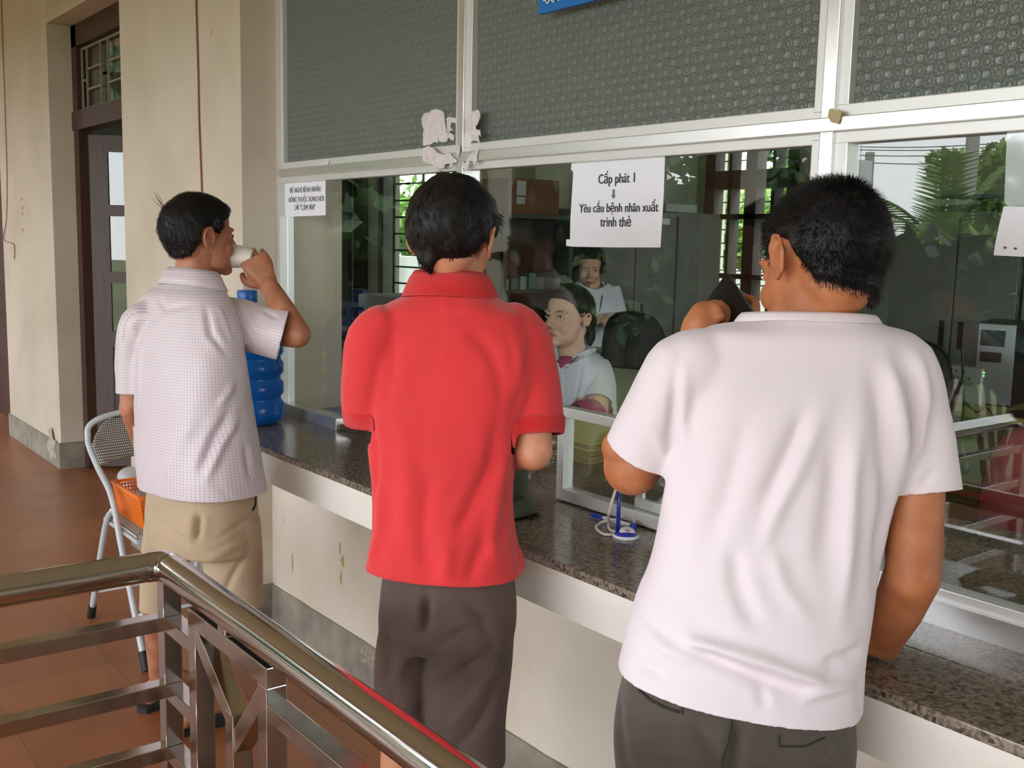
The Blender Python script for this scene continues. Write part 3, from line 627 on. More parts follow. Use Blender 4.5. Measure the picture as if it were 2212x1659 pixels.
yn, yf = 1.15, 1.545
fc = thing('folding_chair', 'folding chair with grey tube frame and black and white checked back beside the drinking man', 'chair', (-3.9, 1.35, 0))
prof = [(-3.575, .03), (-3.80, .39), (-3.90, .555), (-4.06, .635), (-4.17, .70), (-4.185, .735)]
near = [Vector((x, yn, z)) for x, z in prof]; far = [Vector((x, yf, z)) for x, z in prof]
tp_ = [Vector((-4.20, yn+.012, .775)), Vector((-4.205, yn+.07, .805)), Vector((-4.215, (yn+yf)/2, .82)), Vector((-4.205, yf-.07, .805)), Vector((-4.20, yf-.012, .775))]
obj('frame_tube', MB().tube(near+tp_+far[::-1], .0115, n=14, sub=8), M_tube, fc, smooth=True)
bk = MB(); R_ = []
for i in range(17):
    t = i/16; y = yn+.008+(yf-yn-.016)*t; bow = .03*math.sin(PI*t); e_ = 1-(2*t-1)**6
    zt = .70+.11*(1-abs(2*t-1)**3.2); zb = .640+.02*math.sin(PI*t)
    R_.append([(y, zb), (y, zt), bow])
for (a, b2) in zip(R_, R_[1:]):
    pass
BXT = [(.60, -3.99), (.64, -4.065), (.70, -4.165), (.735, -4.185), (.82, -4.205)]
def bxt(z):
    for (a, b_), (c_, d_) in zip(BXT, BXT[1:]):
        if z <= c_: return b_+(d_-b_)*(z-a)/(c_-a)
    return BXT[-1][1]
vs = [[bk.bm.verts.new(Vector((bxt(z)-r[2]*.9, r[0][0], z))) for z in [r[0][1]+(r[1][1]-r[0][1])*k/8 for k in range(9)]] for r in R_]
for i in range(16):
    for k in range(8): bk.bm.faces.new((vs[i][k], vs[i+1][k], vs[i+1][k+1], vs[i][k+1]))
obj('backrest', bk, M_hound, fc, smooth=True, solid=.016)
sm = MB(); sm.box((-4.06, yn+.02, .435), (-3.68, yf-.02, .462), bevel=.012)
obj('seat', sm, M_hound2, fc, smooth='auto')
obj('seat_rim', MB().box((-4.065, yn+.014, .425), (-3.672, yf-.014, .440), bevel=.005), M_tube, fc)
for y in (yn-.004, yf+.004):
    obj('rear_leg', MB().tube([(-3.90, y+.012 if y < 1.3 else y-.012, .50), (-3.94, y+.012 if y < 1.3 else y-.012, .485), (-4.02, y+.01, .40), (-4.19, y, .03)], .0115, n=14, sub=6), M_tube, fc, smooth=True)
    obj('rubber_foot', MB().cyl((-4.178, y, .055), (-4.205, y, .0), .016), M_rub, fc, smooth='auto')
for y in (yn, yf): obj('rubber_foot', MB().cyl((-3.592, y, .06), (-3.556, y, 0), .016), M_rub, fc, smooth='auto')
obj('crossbar', MB().tube([(-4.15, yn, .12), (-4.15, yf, .12)], .007, n=10, sub=1), M_tube, fc, smooth=True)
obj('crossbar', MB().tube([(-3.66, yn, .17), (-3.66, yf, .17)], .007, n=10, sub=1), M_tube, fc, smooth=True)
# basket: woven wall with real openings
M_or = mat('orange_plastic', S(238, 120, 20), .35, spec=.5)
bx0, bx1, by0, by1, bz0, bz1 = -4.02, -3.70, 1.19, 1.46, .463, .585
bk_ = thing('plastic_basket', 'orange perforated plastic basket on the seat of the folding chair', 'basket', ((bx0+bx1)/2, (by0+by1)/2, bz0))
bb = MB()
def wallgrid(mb, A, B, C, D, nu, nv, th=.0018):           # lattice between lower edge A-B and upper edge D-C
    A, B, C, D = map(Vector, (A, B, C, D))
    for i in range(nu+1):
        t = i/nu; p = A.lerp(B, t); q = D.lerp(C, t); mb.bar(p, q, .0042, th, up=(B-A).cross(q-p).normalized())
    for j in range(nv+1):
        t = j/nv; p = A.lerp(D, t); q = B.lerp(C, t); mb.bar(p, q, .005, th, up=(B-A).cross(D-A).normalized())
i0 = .018
lo_ = [(bx0+i0, by0+i0, bz0+.003), (bx1-i0, by0+i0, bz0+.003), (bx1-i0, by1-i0, bz0+.003), (bx0+i0, by1-i0, bz0+.003)]; hi_ = [(bx0, by0, bz1), (bx1, by0, bz1), (bx1, by1, bz1), (bx0, by1, bz1)]
for i in range(4): wallgrid(bb, lo_[i], lo_[(i+1) % 4], hi_[(i+1) % 4], hi_[i], 30 if i % 2 == 0 else 24, 9)
obj('basket_wall', bb, M_or, bk_)
obj('basket_floor', MB().box((bx0+i0, by0+i0, bz0), (bx1-i0, by1-i0, bz0+.004)), M_or, bk_)
rm = MB(); rz = [Vector(p) for p in hi_]
for i in range(4): rm.bar(rz[i], rz[(i+1) % 4], .012, .010, bevel=.002)
obj('rim', rm, M_or, bk_)
M_cup = mat('clear_cup_plastic', (.8, .82, .82, 1), .15)
cA = aty(312, 1085, 1.30); cB = aty(274, 1024, 1.28); cd = (cB-cA).normalized()
for i in range(13):
    mbc = MB(); c = cB-cd*(12-i)*.0075; z = cd; a = z.cross(Vector((0, 1, 0))).normalized(); y2 = z.cross(a)
    rg = [mbc.ring(c+z*h, a*r, y2*r, 32) for r, h in ((.026, -.085), (.0355, -.004), (.0365, 0), (.0385, .0005), (.0385, .0025))]
    mbc.skin(rg[0:], cap=False); mbc.bm.faces.new(rg[0])
    o = obj('plastic_cup', mbc, M_cup, smooth=True, recalc=True); tag(o, 'clear ribbed plastic cup nested in the tilted stack leaning in the orange basket', 'cup', 'stack of cups in the orange basket')
_b = M_cup.node_tree.nodes['Principled BSDF']; _b.inputs['Alpha'].default_value = .6
# ------------------------------------------------------------------ people
def remesh(mb, vox, smooth=3, keep=False):
    me = bpy.data.meshes.new('tmp'); bmesh.ops.recalc_face_normals(mb.bm, faces=mb.bm.faces[:]); mb.bm.to_mesh(me); mb.bm.free()
    o = bpy.data.objects.new('tmp', me); COL.objects.link(o)
    r = o.modifiers.new('r', 'REMESH'); r.mode = 'VOXEL'; r.voxel_size = vox; r.adaptivity = 0
    if smooth: s_ = o.modifiers.new('s', 'SMOOTH'); s_.factor = .5; s_.iterations = smooth
    dg = bpy.context.evaluated_depsgraph_get(); dg.update()
    m2 = bpy.data.meshes.new_from_object(o.evaluated_get(dg)); bpy.data.objects.remove(o)
    out = MB(); out.bm.from_mesh(m2); bpy.data.meshes.remove(m2); bpy.data.meshes.remove(me); out.bm.normal_update(); return out
def frame3(o, fwd, up=ZA):                         # head or hand frame: x right, y forward, z up
    f = Vector(fwd).normalized(); u = Vector(up); x = f.cross(u).normalized(); u = x.cross(f)
    R = Matrix((x, f, u)).transposed().to_4x4(); R.translation = Vector(o); return R
def sst(a, b, x):
    t = max(0, min(1, (x-a)/(b-a))); return t*t*(3-2*t)
def lerp_tab(tab, x):
    if x <= tab[0][0]: return tab[0][1]
    for (a, b), (c, d) in zip(tab, tab[1:]):
        if x <= c: return b+(d-b)*(x-a)/(c-a)
    return tab[-1][1]
def add_head(mb, F, k=1.0, ek=1.0, ears=True, face=True):
    def E(c, r, rot=None):
        R = F.to_3x3().normalized() if rot is None else F.to_3x3().normalized() @ rot
        mb.ell(F @ (Vector(c)*k), Vector(r)*k, R)
    E((0, -.010, .035), (.074, .093, .086)); E((0, .030, .045), (.064, .056, .062)); E((0, .030, -.020), (.061, .055, .075))
    E((0, .036, -.066), (.050, .048, .038)); E((0, .070, -.090), (.022, .019, .016)); 
    E((0, -.034, -.022), (.056, .046, .055))
    if not face: return
    for s in (-1, 1):
        E((s*.034, .058, -.030), (.024, .024, .026)); E((s*.030, .076, .024), (.024, .012, .008)); E((s*.011, .096, -.036), (.008, .009, .007))
        E((s*.031, .073, .004), (.016, .012, .011)); E((s*.044, .030, -.062), (.014, .03, .024))
    n0 = [F @ (Vector(p)*k) for p in ((0, .084, .012), (0, .096, -.012), (0, .104, -.033))]; mb.tube(n0, [.008*k, .009*k, .012*k], n=12)
    E((0, .084, -.058), (.024, .013, .007)); E((0, .083, -.069), (.020, .013, .007))
    if ears:
        for s in (-1, 1):
            rot = Matrix.Rotation(s*math.radians(28), 3, 'Z') @ Matrix.Rotation(math.radians(-12), 3, 'X')
            E((s*.078, -.006, .004), (.0045, .015*ek, .026*ek), rot); E((s*.077, -.002, -.022*ek), (.006, .008*ek, .010*ek), rot)
            rim = [Vector((s*(.0835+.004*math.sin(t)+.004*math.cos(t)), -.008-.018*ek*math.cos(t), .004+.030*ek*math.sin(t))) for t in [math.radians(a) for a in range(-75, 215, 18)]]
            mb.tube([F @ (p*k) for p in rim], .0042*k, n=8, sub=2)
def add_hand(mb, F, side=1, curl=(.5, .55, .6, .65), spread=.02, thumb=((.040, .030, -.012), (.058, .050, -.026), (.058, .078, -.034)), k=1.0):
    # F: origin at the wrist, y to the fingers, z out of the back of the hand; side=1 puts the thumb at +x
    T = lambda p: F @ (Vector((p[0]*side, p[1], p[2]))*k)
    R3 = F.to_3x3()
    mb.loft([(T((0, -.02, 0)), R3 @ Vector((.026, 0, 0))*k, R3 @ Vector((0, 0, .020))*k), (T((0, .015, 0)), R3 @ Vector((.031, 0, 0))*k, R3 @ Vector((0, 0, .018))*k),
             (T((-.001, .05, .001)), R3 @ Vector((.041, 0, 0))*k, R3 @ Vector((0, 0, .016))*k), (T((-.001, .085, 0)), R3 @ Vector((.040, 0, 0))*k, R3 @ Vector((0, 0, .013))*k)], n=20, pw=2.4)
    mb.ell(T((.026, .028, -.008)), Vector((.019, .03, .015))*k, R3)
    fx = (.0325, .0110, -.0105, -.0315); ln = ((.043, .027, .021), (.047, .031, .022), (.044, .028, .021), (.034, .021, .019)); rd = (.0086, .0088, .0085, .0076)
    for i in range(4):
        a = 0; p = Vector((fx[i], .078-.004*abs(i-1), 0)); P = [p-Vector((0, .02, 0))]; P.append(p.copy()); c = curl[i]
        for j, L in enumerate(ln[i]):
            a += c*(1.0, 1.25, .75)[j]; d = Vector((fx[i]*spread*20*.05, math.cos(a), -math.sin(a))); p = p+d*L; P.append(p.copy())
        mb.tube([T(q) for q in P], [rd[i]*.9*k, rd[i]*1.05*k, rd[i]*k, rd[i]*.95*k, rd[i]*.78*k], n=10, sub=3); mb.ell(T(P[-1]), (rd[i]*.78*k,)*3)
        mb.ell(T(P[1]+Vector((0, 0, .002))), (rd[i]*1.12*k,)*3)
    P = [Vector((.018, .010, -.004))]+[Vector(q) for q in thumb]
    mb.tube([T(q) for q in P], [.013*k, .0125*k, .0108*k, .0088*k], n=10, sub=4); mb.ell(T(P[-1]), (.0088*k,)*3)
def torso_rings(mb, R, pw=2.3, n=48, sub=6): mb.loft(R, n=n, sub=sub, pw=pw)
def silh(pxL, pxR, py, dep, ratio, phi, grow=0.0, tilt=0):
    # level ring seen between two picture columns; phi turns the body to its right
    c = at((pxL+pxR)/2, py, dep); Wd = (pxR-pxL)/2*dep/FPX+grow
    a = Wd/math.sqrt(math.cos(phi)**2+(ratio*math.sin(phi))**2)
    lat = HR*math.cos(phi)-HF*math.sin(phi); fw = HF*math.cos(phi)+HR*math.sin(phi)
    z = ZA*tilt
    return (c, lat*a, (fw+z)*a*ratio)
def cut(mb, p, nrm, rad, far=.25):
    p = Vector(p); nrm = Vector(nrm).normalized(); bm = mb.bm
    def near(c):
        d = c-p; t = d.dot(nrm); return -.08 < t < far and (d-nrm*t).length < rad
    fs = [f for f in bm.faces if all(near(v.co) for v in f.verts)]
    es = list({e for f in fs for e in f.edges}); vs = list({v for f in fs for v in f.verts})
    bmesh.ops.bisect_plane(bm, geom=fs+es+vs, plane_co=p, plane_no=nrm, clear_outer=False, dist=1e-6)
    kill = [f for f in bm.faces if near(f.calc_center_median()) and (f.calc_center_median()-p).dot(nrm) > 0]
    bmesh.ops.delete(bm, geom=kill, context='FACES')
    # keep the largest piece
    bm.verts.ensure_lookup_table(); seen = set(); best = []
    for v in bm.verts:
        if v.index in seen: continue
        st = [v]; comp = []; seen.add(v.index)
        while st:
            x = st.pop(); comp.append(x)
            for e in x.link_edges:
                o = e.other_vert(x)
                if o.index not in seen: seen.add(o.index); st.append(o)
        if len(comp) > len(best): best = comp
    bs = {v.index for v in best}; bmesh.ops.delete(bm, geom=[v for v in bm.verts if v.index not in bs], context='VERTS')
    bm.verts.index_update(); return mb
def folds(mb, L, dep=None):
    # L: (list of picture points on the cloth, height of the fold, width); points are dropped onto the cloth first
    bm = mb.bm; bm.normal_update(); tree = BVHTree.FromBMesh(bm); lines = []
    for pts, amp, wd in L:
        P = []
        for (x, y) in pts:
            d = ray(x, y).normalized(); h = tree.ray_cast(EYEP, d)
            if h[0] is not None: P.append(h[0])
        if len(P) > 1: lines.append((P, amp, wd))
    nrm = {v.index: v.normal.copy() for v in bm.verts}
    for P, amp, wd in lines:
        lens = [(b-a).length for a, b in zip(P, P[1:])]; tot = sum(lens)
        lo = Vector((min(p.x for p in P)-3*wd, min(p.y for p in P)-3*wd, min(p.z for p in P)-3*wd)); hi = Vector((max(p.x for p in P)+3*wd, max(p.y for p in P)+3*wd, max(p.z for p in P)+3*wd))
        for v in bm.verts:
            c = v.co
            if not (lo.x < c.x < hi.x and lo.y < c.y < hi.y and lo.z < c.z < hi.z): continue
            best = 9; bt = 0; acc = 0
            for (a, b), L_ in zip(zip(P, P[1:]), lens):
                ab = b-a; t = max(0, min(1, (c-a).dot(ab)/max(1e-9, ab.dot(ab)))); d = (c-(a+ab*t)).length
                if d < best: best = d; bt = (acc+L_*t)/tot
                acc += L_
            if best < 3*wd:
                tp = sst(0, .22, bt)*sst(0, .3, 1-bt)*.85+.15
                w_ = wd*.72; v.co = c+nrm[v.index]*(amp*1.7*tp*(math.exp(-(best/w_)**2)-.35*math.exp(-(best/(w_*2.1))**2)))
    bm.normal_update(); return mb
def rumple(mb, amp, sc, seed=0, stretch=(1, 1, .5), sharp=1.0):
    bm = mb.bm; bm.normal_update(); N = [v.normal.copy() for v in bm.verts]
    for v, n_ in zip(bm.verts, N):
        q = Vector((v.co.x*stretch[0], v.co.y*stretch[1], v.co.z*stretch[2]))*sc+Vector((seed, seed*2, 0))
        w = noise.noise(q*.5)*1.4; a = noise.noise(q+Vector((w, w, 0)))
        a = (1-abs(a)*2.2)*.5 if sharp > 1 else a
        v.co += n_*(amp*a)
    bm.normal_update(); return mb
def smoothen(mb, k=1):
    for _ in range(k): bmesh.ops.smooth_vert(mb.bm, verts=mb.bm.verts[:], factor=.5, use_axis_x=True, use_axis_y=True, use_axis_z=True)
    mb.bm.normal_update(); return mb
def open_loop(mb, p, rad):                     # the open edge loop nearest to a point, in order round it
    p = Vector(p); bm = mb.bm
    nb = {}
    for e in bm.edges:
        if len(e.link_faces) == 1 and (e.verts[0].co-p).length < rad:
            for a, b in ((0, 1), (1, 0)): nb.setdefault(e.verts[a].index, []).append(e.verts[b].index)
    bm.verts.ensure_lookup_table(); out = []; seen = set()
    for v in list(nb):
        if v in seen: continue
        path = [v]; seen.add(v); cur = v
        while True:
            nx = [w for w in nb.get(cur, []) if w not in seen]
            if not nx: break
            cur = nx[0]; seen.add(cur); path.append(cur)
        if len(path) > len(out): out = path
    return [bm.verts[i].co.copy() for i in out]
def resample(P, n):
    P = P+[P[0]]; L = [0]
    for a, b in zip(P, P[1:]): L.append(L[-1]+(b-a).length)
    out = []; k = 0
    for i in range(n):
        t = L[-1]*i/n
        while L[k+1] < t: k += 1
        out.append(P[k].lerp(P[k+1], (t-L[k])/max(1e-9, L[k+1]-L[k])))
    for _ in range(3): out = [(out[i-1]+out[i]*2+out[(i+1) % n])/4 for i in range(n)]
    return out
def neckline(mb, p, rad, steps, m, parent, name, th, gap=None):
    # strip sewn to the neck opening; steps: (inwards, upwards) for each row
    L = resample(open_loop(mb, p, rad), 96); c = sum(L, Vector())/len(L); rows = []; out = MB()
    for inn, up in steps: rows.append([out.bm.verts.new(q+(c-q).normalized()*inn+ZA*up) for q in L])
    for r1, r2_ in zip(rows, rows[1:]):
        for i in range(len(L)):
            if gap and ((L[i]+L[(i+1) % len(L)])/2-c).normalized().dot(gap[0]) > gap[1]: continue
            out.bm.faces.new((r1[i], r1[(i+1) % len(L)], r2_[(i+1) % len(L)], r2_[i]))
    for v in [v for v in out.bm.verts if not v.link_faces]: out.bm.verts.remove(v)
    return obj(name, out, m, parent, smooth=True, solid=th)

def skinmat(name, c, dark): return mat(name, c, .48, col2=dark, vscale=22, bump=.10, bscale=260, sss=.08, spec=.35, detail=3)
M_skin1 = skinmat('skin_tanned', S(180, 122, 92), S(158, 100, 74)); M_skin2 = skinmat('skin_warm', S(214, 150, 118), S(196, 130, 98)); M_skin3 = skinmat('skin_golden', S(188, 122, 82), S(166, 100, 64)); M_skinw = skinmat('skin_fair', S(216, 176, 150), S(204, 160, 134))
M_hair = mat('black_hair', S(22, 20, 20), .5, vary=.4, vscale=80, spec=.3)
M_hairs = mat('black_hair_strands', S(22, 20, 20), .5, spec=.25)
def hair(name, F, parent, T, back, k=1.0, eary=.008, front=.078, noise_amp=.004, seed=1, strands=3000, slen=.03, lift=.15, swirl=None, extra=None, crown=(.0, -.06, .10), skull=None, nscale=55, taper=.02, width=.0009, neck=None):
    # a cap of hair laid over the skull: thickness T, lower edge given by a table of height against front-back position
    hb_ = MB(); b = bmesh.ops.create_icosphere(hb_.bm, subdivisions=6, radius=1); Fi = F
    cr_ = Vector(crown)
    def edge(x, y):
        z = lerp_tab(back, y) if not callable(back) else back(x, y)
        if extra: z += extra(x, y)
        return z
    kill = []
    skm = MB(); add_head(skm, Matrix.Identity(4), 1.0, ears=False, face=False)
    nb_ = Vector(neck) if neck else Vector((0, -.03, -.13)); skm.tube([(0, -.010, -.02), (0, -.012, -.07), nb_], [.055, .0555, .060], n=24)
    skm = remesh(skm, .005, 2); tree = BVHTree.FromBMesh(skm.bm); C0 = Vector((0, -.008, .033))
    for v in hb_.bm.verts:
        d = v.co.normalized()
        if d.z < 0: d = Vector((d.x, d.y, d.z*1.9)).normalized()
        h_ = tree.ray_cast(C0+d*.35, -d); p = h_[0] if h_[0] is not None else C0+d*.09
        e = p.z-edge(p.x, p.y)
        t = T*sst(-.002, taper, e)
        if callable(T): t = T(p)*sst(-.002, taper, e)
        nz = noise.noise(p*nscale+Vector((seed, 0, 0)))*.6+noise.noise(p*nscale*2.4+Vector((seed, 3, 0)))*.4
        v.co = p+d*(t+noise_amp*nz*sst(0, .015, e)-.0035*(1-sst(-.004, .006, e)))
        if e < -.006: kill.append(v)
    bmesh.ops.delete(hb_.bm, geom=kill, context='VERTS')
    hb_.bm.normal_update()
    fs = [(f.calc_center_median(), f.normal.copy(), f.calc_area()) for f in hb_.bm.faces]
    rnd = random.Random(seed*13+1); tot = [];
    cum = 0
    for f in fs: cum += f[2]; tot.append(cum)
    import bisect
    sm_ = MB(); sb = sm_.bm
    for i in range(strands):
        c, nn, _ = fs[min(len(fs)-1, bisect.bisect(tot, rnd.random()*cum))]
        if abs(c.x) > .060 and -.040 < c.y < eary and c.z < .045: continue
        c = c+Vector((rnd.gauss(0, .001), rnd.gauss(0, .001), rnd.gauss(0, .001)))
        d = (c-cr_); d = d-nn*d.dot(nn)
        if d.length < 1e-4: d = Vector((1, 0, 0))
        d.normalize(); s2 = nn.cross(d); sw = .5+rnd.gauss(0, .35); d = (d+s2*sw*.5).normalized()
        dd = (d*(1-lift)+nn*lift*(.5+rnd.random())).normalized(); L_ = slen*(.6+.6*rnd.random()); w = s2.normalized()*width*(.7+.6*rnd.random()); g = Vector((0, 0, -1))
        P0 = c-nn*.0015; P1 = P0+dd*L_*.5; P2 = P1+(dd*.85-nn*(.35 if lift < .3 else .05)).normalized()*L_*.5
        a0 = sb.verts.new(P0-w); a1 = sb.verts.new(P0+w); b0 = sb.verts.new(P1-w*.8); b1 = sb.verts.new(P1+w*.8); c0 = sb.verts.new(P2)
        sb.faces.new((a0, a1, b1, b0)); sb.faces.new((b0, b1, c0))
    S4 = F @ Matrix.Scale(k, 4)
    for v in hb_.bm.verts: v.co = S4 @ v.co
    for v in sb.verts: v.co = S4 @ v.co
    o = obj(name, hb_, M_hair, parent, smooth=True)
    s_ = obj('hair_strands', sm_, M_hairs, o, recalc=False); s_['kind'] = 'stuff'
    return o

# ================================================================== man in the red polo shirt (middle)
D2 = 2.2; PH2 = math.radians(12)
m2 = thing('person', 'person in a red polo shirt and brown knee shorts seen from behind at the counter', 'person', (at(965, 1000, D2).x, at(965, 1000, D2).y, 0))
def P2(x, y, d=0): return at(x, y, D2+d)
HD2 = frame3(P2(978, 524, .0), HF*math.cos(math.radians(16))+HR*math.sin(math.radians(16))-ZA*.10, ZA+HR*.03)
KH2 = 1.05
body = MB(); add_head(body, HD2, KH2)
body.tube([P2(985, 520, .0), P2(978, 600, .0), P2(970, 680, .01)], [.052, .052, .056], n=24)
torso_rings(body, [silh(900, 1050, 655, D2, .7, PH2, -.01), silh(800, 1160, 700, D2, .42, PH2, -.02), silh(810, 1130, 850, D2, .6, PH2, -.02), silh(825, 1100, 1000, D2, .68, PH2, -.02), silh(835, 1095, 1130, D2, .72, PH2, -.02), silh(840, 1100, 1250, D2, .72, PH2, -.015), silh(850, 1095, 1350, D2, .7, PH2, -.01)])
# right arm: hanging upper arm, bent forearm going forward to the hat
RS, RE, RW = P2(1128, 715, 0), P2(1152, 975, -.02), P2(1085, 985, .21)
body.tube([RS, RS.lerp(RE, .5), RE], [.055, .047, .040], n=20); body.ell(RE, (.041, .041, .041)); body.tube([RE, RE.lerp(RW, .5), RW], [.040, .036, .027], n=20)
add_hand(body, frame3(RW, (RW-RE).normalized()-ZA*.1, HR*.4+ZA), side=-1, curl=(.6, .65, .65, .7))
LS, LE, LW = P2(812, 715, 0), P2(808, 890, .05), P2(890, 940, .27)
body.tube([LS, LS.lerp(LE, .5), LE], [.055, .047, .040], n=20); body.ell(LE, (.041,)*3); body.tube([LE, LE.lerp(LW, .5), LW], [.040, .036, .027], n=20)
add_hand(body, frame3(LW, (LW-LE).normalized()-ZA*.1, ZA-HR*.4), side=1, curl=(.5, .55, .6, .65))
def leg(mb, hip, knee, ankle, r=(.085, .062, .058, .042), toe_dir=None):
    mb.tube([hip, hip.lerp(knee, .5), knee, knee.lerp(ankle, .35), ankle.lerp(knee, .2), ankle], [r[0], r[0]*.85, r[1], r[2]*1.0, r[3]*1.05, r[3]*.9], n=24)
    f = toe_dir.normalized(); a = Vector((ankle.x, ankle.y, .016))
    mb.tube([a-f*.045+ZA*.045, a+ZA*.05, a+f*.10+ZA*.042, a+f*.175+ZA*.027], [.032, .038, .038, .026], n=18, flat=.75, up=(0, 0, 1)); s_ = f.cross(ZA)
    for i in range(5): t0 = a+f*(.165-.006*abs(i-1)*i*.5)+s_*(.028-.0145*i)+ZA*.022; mb.tube([t0, t0+f*(.034 if i == 0 else .028)], [.0115 if i == 0 else .009, .0085 if i == 0 else .007], n=8, sub=2)
    mb.ell(a-f*.04+ZA*.03, (.03, .03, .03))
fd = HF*math.cos(PH2)+HR*math.sin(PH2)
def ankle_of(p, z=.085): return Vector((p.x, p.y, z))
K1 = P2(870, 1560, 0); K2 = P2(1005, 1590, 0); A1 = Vector((K1.x, K1.y, .085))-fd*.02; A2 = Vector((K2.x, K2.y, .085))-fd*.02
leg(body, P2(880, 1370, 0), K1, A1, r=(.046, .044, .046, .036), toe_dir=fd-HR*.15); leg(body, P2(1015, 1370, 0), K2, A2, r=(.060, .055, .050, .038), toe_dir=fd+HR*.2)
obj('body', remesh(body, .005, 3), M_skin2, m2, smooth=True)
# shirt
M_red = mat('red_cotton', S(212, 46, 50), .85, bump=.10, bscale=420, sheen=.25, vary=.05, vscale=7)
M_redrib = mat('red_ribbed_knit', S(228, 26, 30), .85, bump=.6, bscale=260, stretch=(1, 1, 6), sheen=.2)
sh = MB()
torso_rings(sh, [silh(893, 1045, 612, D2, .80, PH2), silh(880, 1062, 638, D2, .70, PH2), silh(835, 1108, 660, D2, .54, PH2), silh(800, 1138, 682, D2, .48, PH2), silh(782, 1160, 735, D2, .46, PH2), silh(788, 1150, 830, D2-.005, .53, PH2), silh(797, 1118, 940, D2, .62, PH2), silh(806, 1106, 1050, D2, .68, PH2), silh(806, 1112, 1140, D2, .72, PH2), silh(790, 1130, 1222, D2, .76, PH2), silh(780, 1140, 1262, D2, .76, PH2), silh(774, 1146, 1300, D2, .76, PH2), silh(774, 1146, 1350, D2, .76, PH2)], pw=2.35)
sh.tube([P2(1080, 705, 0), P2(1122, 735, 0), P2(1146, 830, 0), P2(1156, 915, -.01), P2(1158, 965, -.015)], [.055, .066, .063, .060, .060], n=28)
sh.tube([P2(850, 705, 0), P2(812, 735, 0), P2(797, 830, .01), P2(797, 895, .03), P2(799, 945, .04)], [.055, .062, .057, .053, .052], n=28)
sh = remesh(sh, .006, 4)
cut(sh, P2(1156, 907, -.009), Vector(P2(1158, 965, -.015))-P2(1150, 850, 0), .075, .07)
cut(sh, P2(797, 882, .027), Vector(P2(799, 945, .04))-P2(797, 830, .01), .068, .07)
cut(sh, P2(963, 634, 0), ZA*1+fd*.15, .125); NK2 = P2(963, 640, 0); 
cut(sh, P2(960, 1224, 0), -ZA, .36)
NL2 = MB(); NL2.bm = sh.bm.copy()
sh = folds(sh, [([(1075, 905), (1060, 1000), (1010, 1110), (960, 1200)], -.010, .022), ([(1100, 960), (1075, 1060), (1060, 1180), (1075, 1240)], .009, .022), ([(1105, 900), (1135, 780), (1150, 720)], -.006, .014), ([(1120, 870), (1128, 800), (1110, 720)], .005, .016),
    ([(870, 900), (880, 1050), (860, 1200)], .005, .03), ([(920, 1250), (915, 1130), (930, 1000)], -.006, .025), ([(960, 1265), (970, 1180), (1010, 1120)], .008, .024), ([(1010, 1265), (1030, 1200), (1085, 1130)], -.009, .020),
    ([(800, 880), (815, 980), (812, 1100)], -.007, .016), ([(795, 1235), (820, 1150), (825, 1050)], .008, .02), ([(900, 690), (990, 680), (1060, 700)], -.003, .02), ([(1000, 700), (1060, 760), (1100, 880)], -.005, .022), ([(850, 720), (850, 800), (830, 880)], -.004, .02), ([(1110, 1090), (1120, 1180), (1130, 1235)], .006, .015), ([(1115, 910), (1180, 890)], .004, .012)])
rumple(sh, .006, 7, 3, (1, 1, .45)); rumple(sh, .0022, 22, 5, (1, 1, .6)); smoothen(sh, 1)
s2o = obj('polo_shirt', sh, M_red, m2, smooth=True, solid=.003)
lat2 = HR*math.cos(PH2)-HF*math.sin(PH2)
def strip(mb, p, rad, axis, rows, m, parent, name, th=.003):
    L = resample(open_loop(mb, p, rad), 60); c = sum(L, Vector())/len(L); axis = axis.normalized(); out = MB(); rr = []
    for o_, a_ in rows:
        rr.append([out.bm.verts.new(q+((q-c)-axis*(q-c).dot(axis)).normalized()*o_+axis*a_) for q in L])
    for r1, r2_ in zip(rr, rr[1:]):
        for i in range(60): out.bm.faces.new((r1[i], r1[(i+1) % 60], r2_[(i+1) % 60], r2_[i]))
    return obj(name, out, m, parent, smooth=True, solid=th)
CR_ = ((.0022, -.004), (.0030, .002), (.0022, .010), (.0008, .022), (-.001, .031), (-.004, .031))
strip(NL2, P2(1156, 907, -.009), .08, P2(1158, 965, -.015)-P2(1150, 850, 0), CR_, M_redrib, s2o, 'sleeve_cuff'); strip(NL2, P2(797, 882, .027), .075, P2(799, 945, .04)-P2(797, 830, .01), CR_, M_redrib, s2o, 'sleeve_cuff')
neckline(NL2, NK2, .16, ((0, -.004), (.006, .012), (.010, .026), (.013, .040), (.010, .043), (.001, .030), (-.008, .010), (-.016, -.012)), M_redrib, s2o, 'collar', .003, (fd, .80))
# hair
nape2 = [(-.12, -.042), (-.075, -.040), (-.05, -.034), (-.032, -.016), (-.018, .022), (.008, .030), (.012, .000), (.030, -.002), (.036, .040), (.06, .062), (.10, .070)]
def b2(x, y):
    z = lerp_tab(nape2, y)
    if y < -.03: z += -.030*math.exp(-((x+.022)/.017)**2)
    return z
hair('hair', HD2, m2, .017, b2, KH2, eary=.05, seed=3, noise_amp=.005, strands=10000, slen=.026, lift=.035, taper=.03, nscale=32, width=.0008)
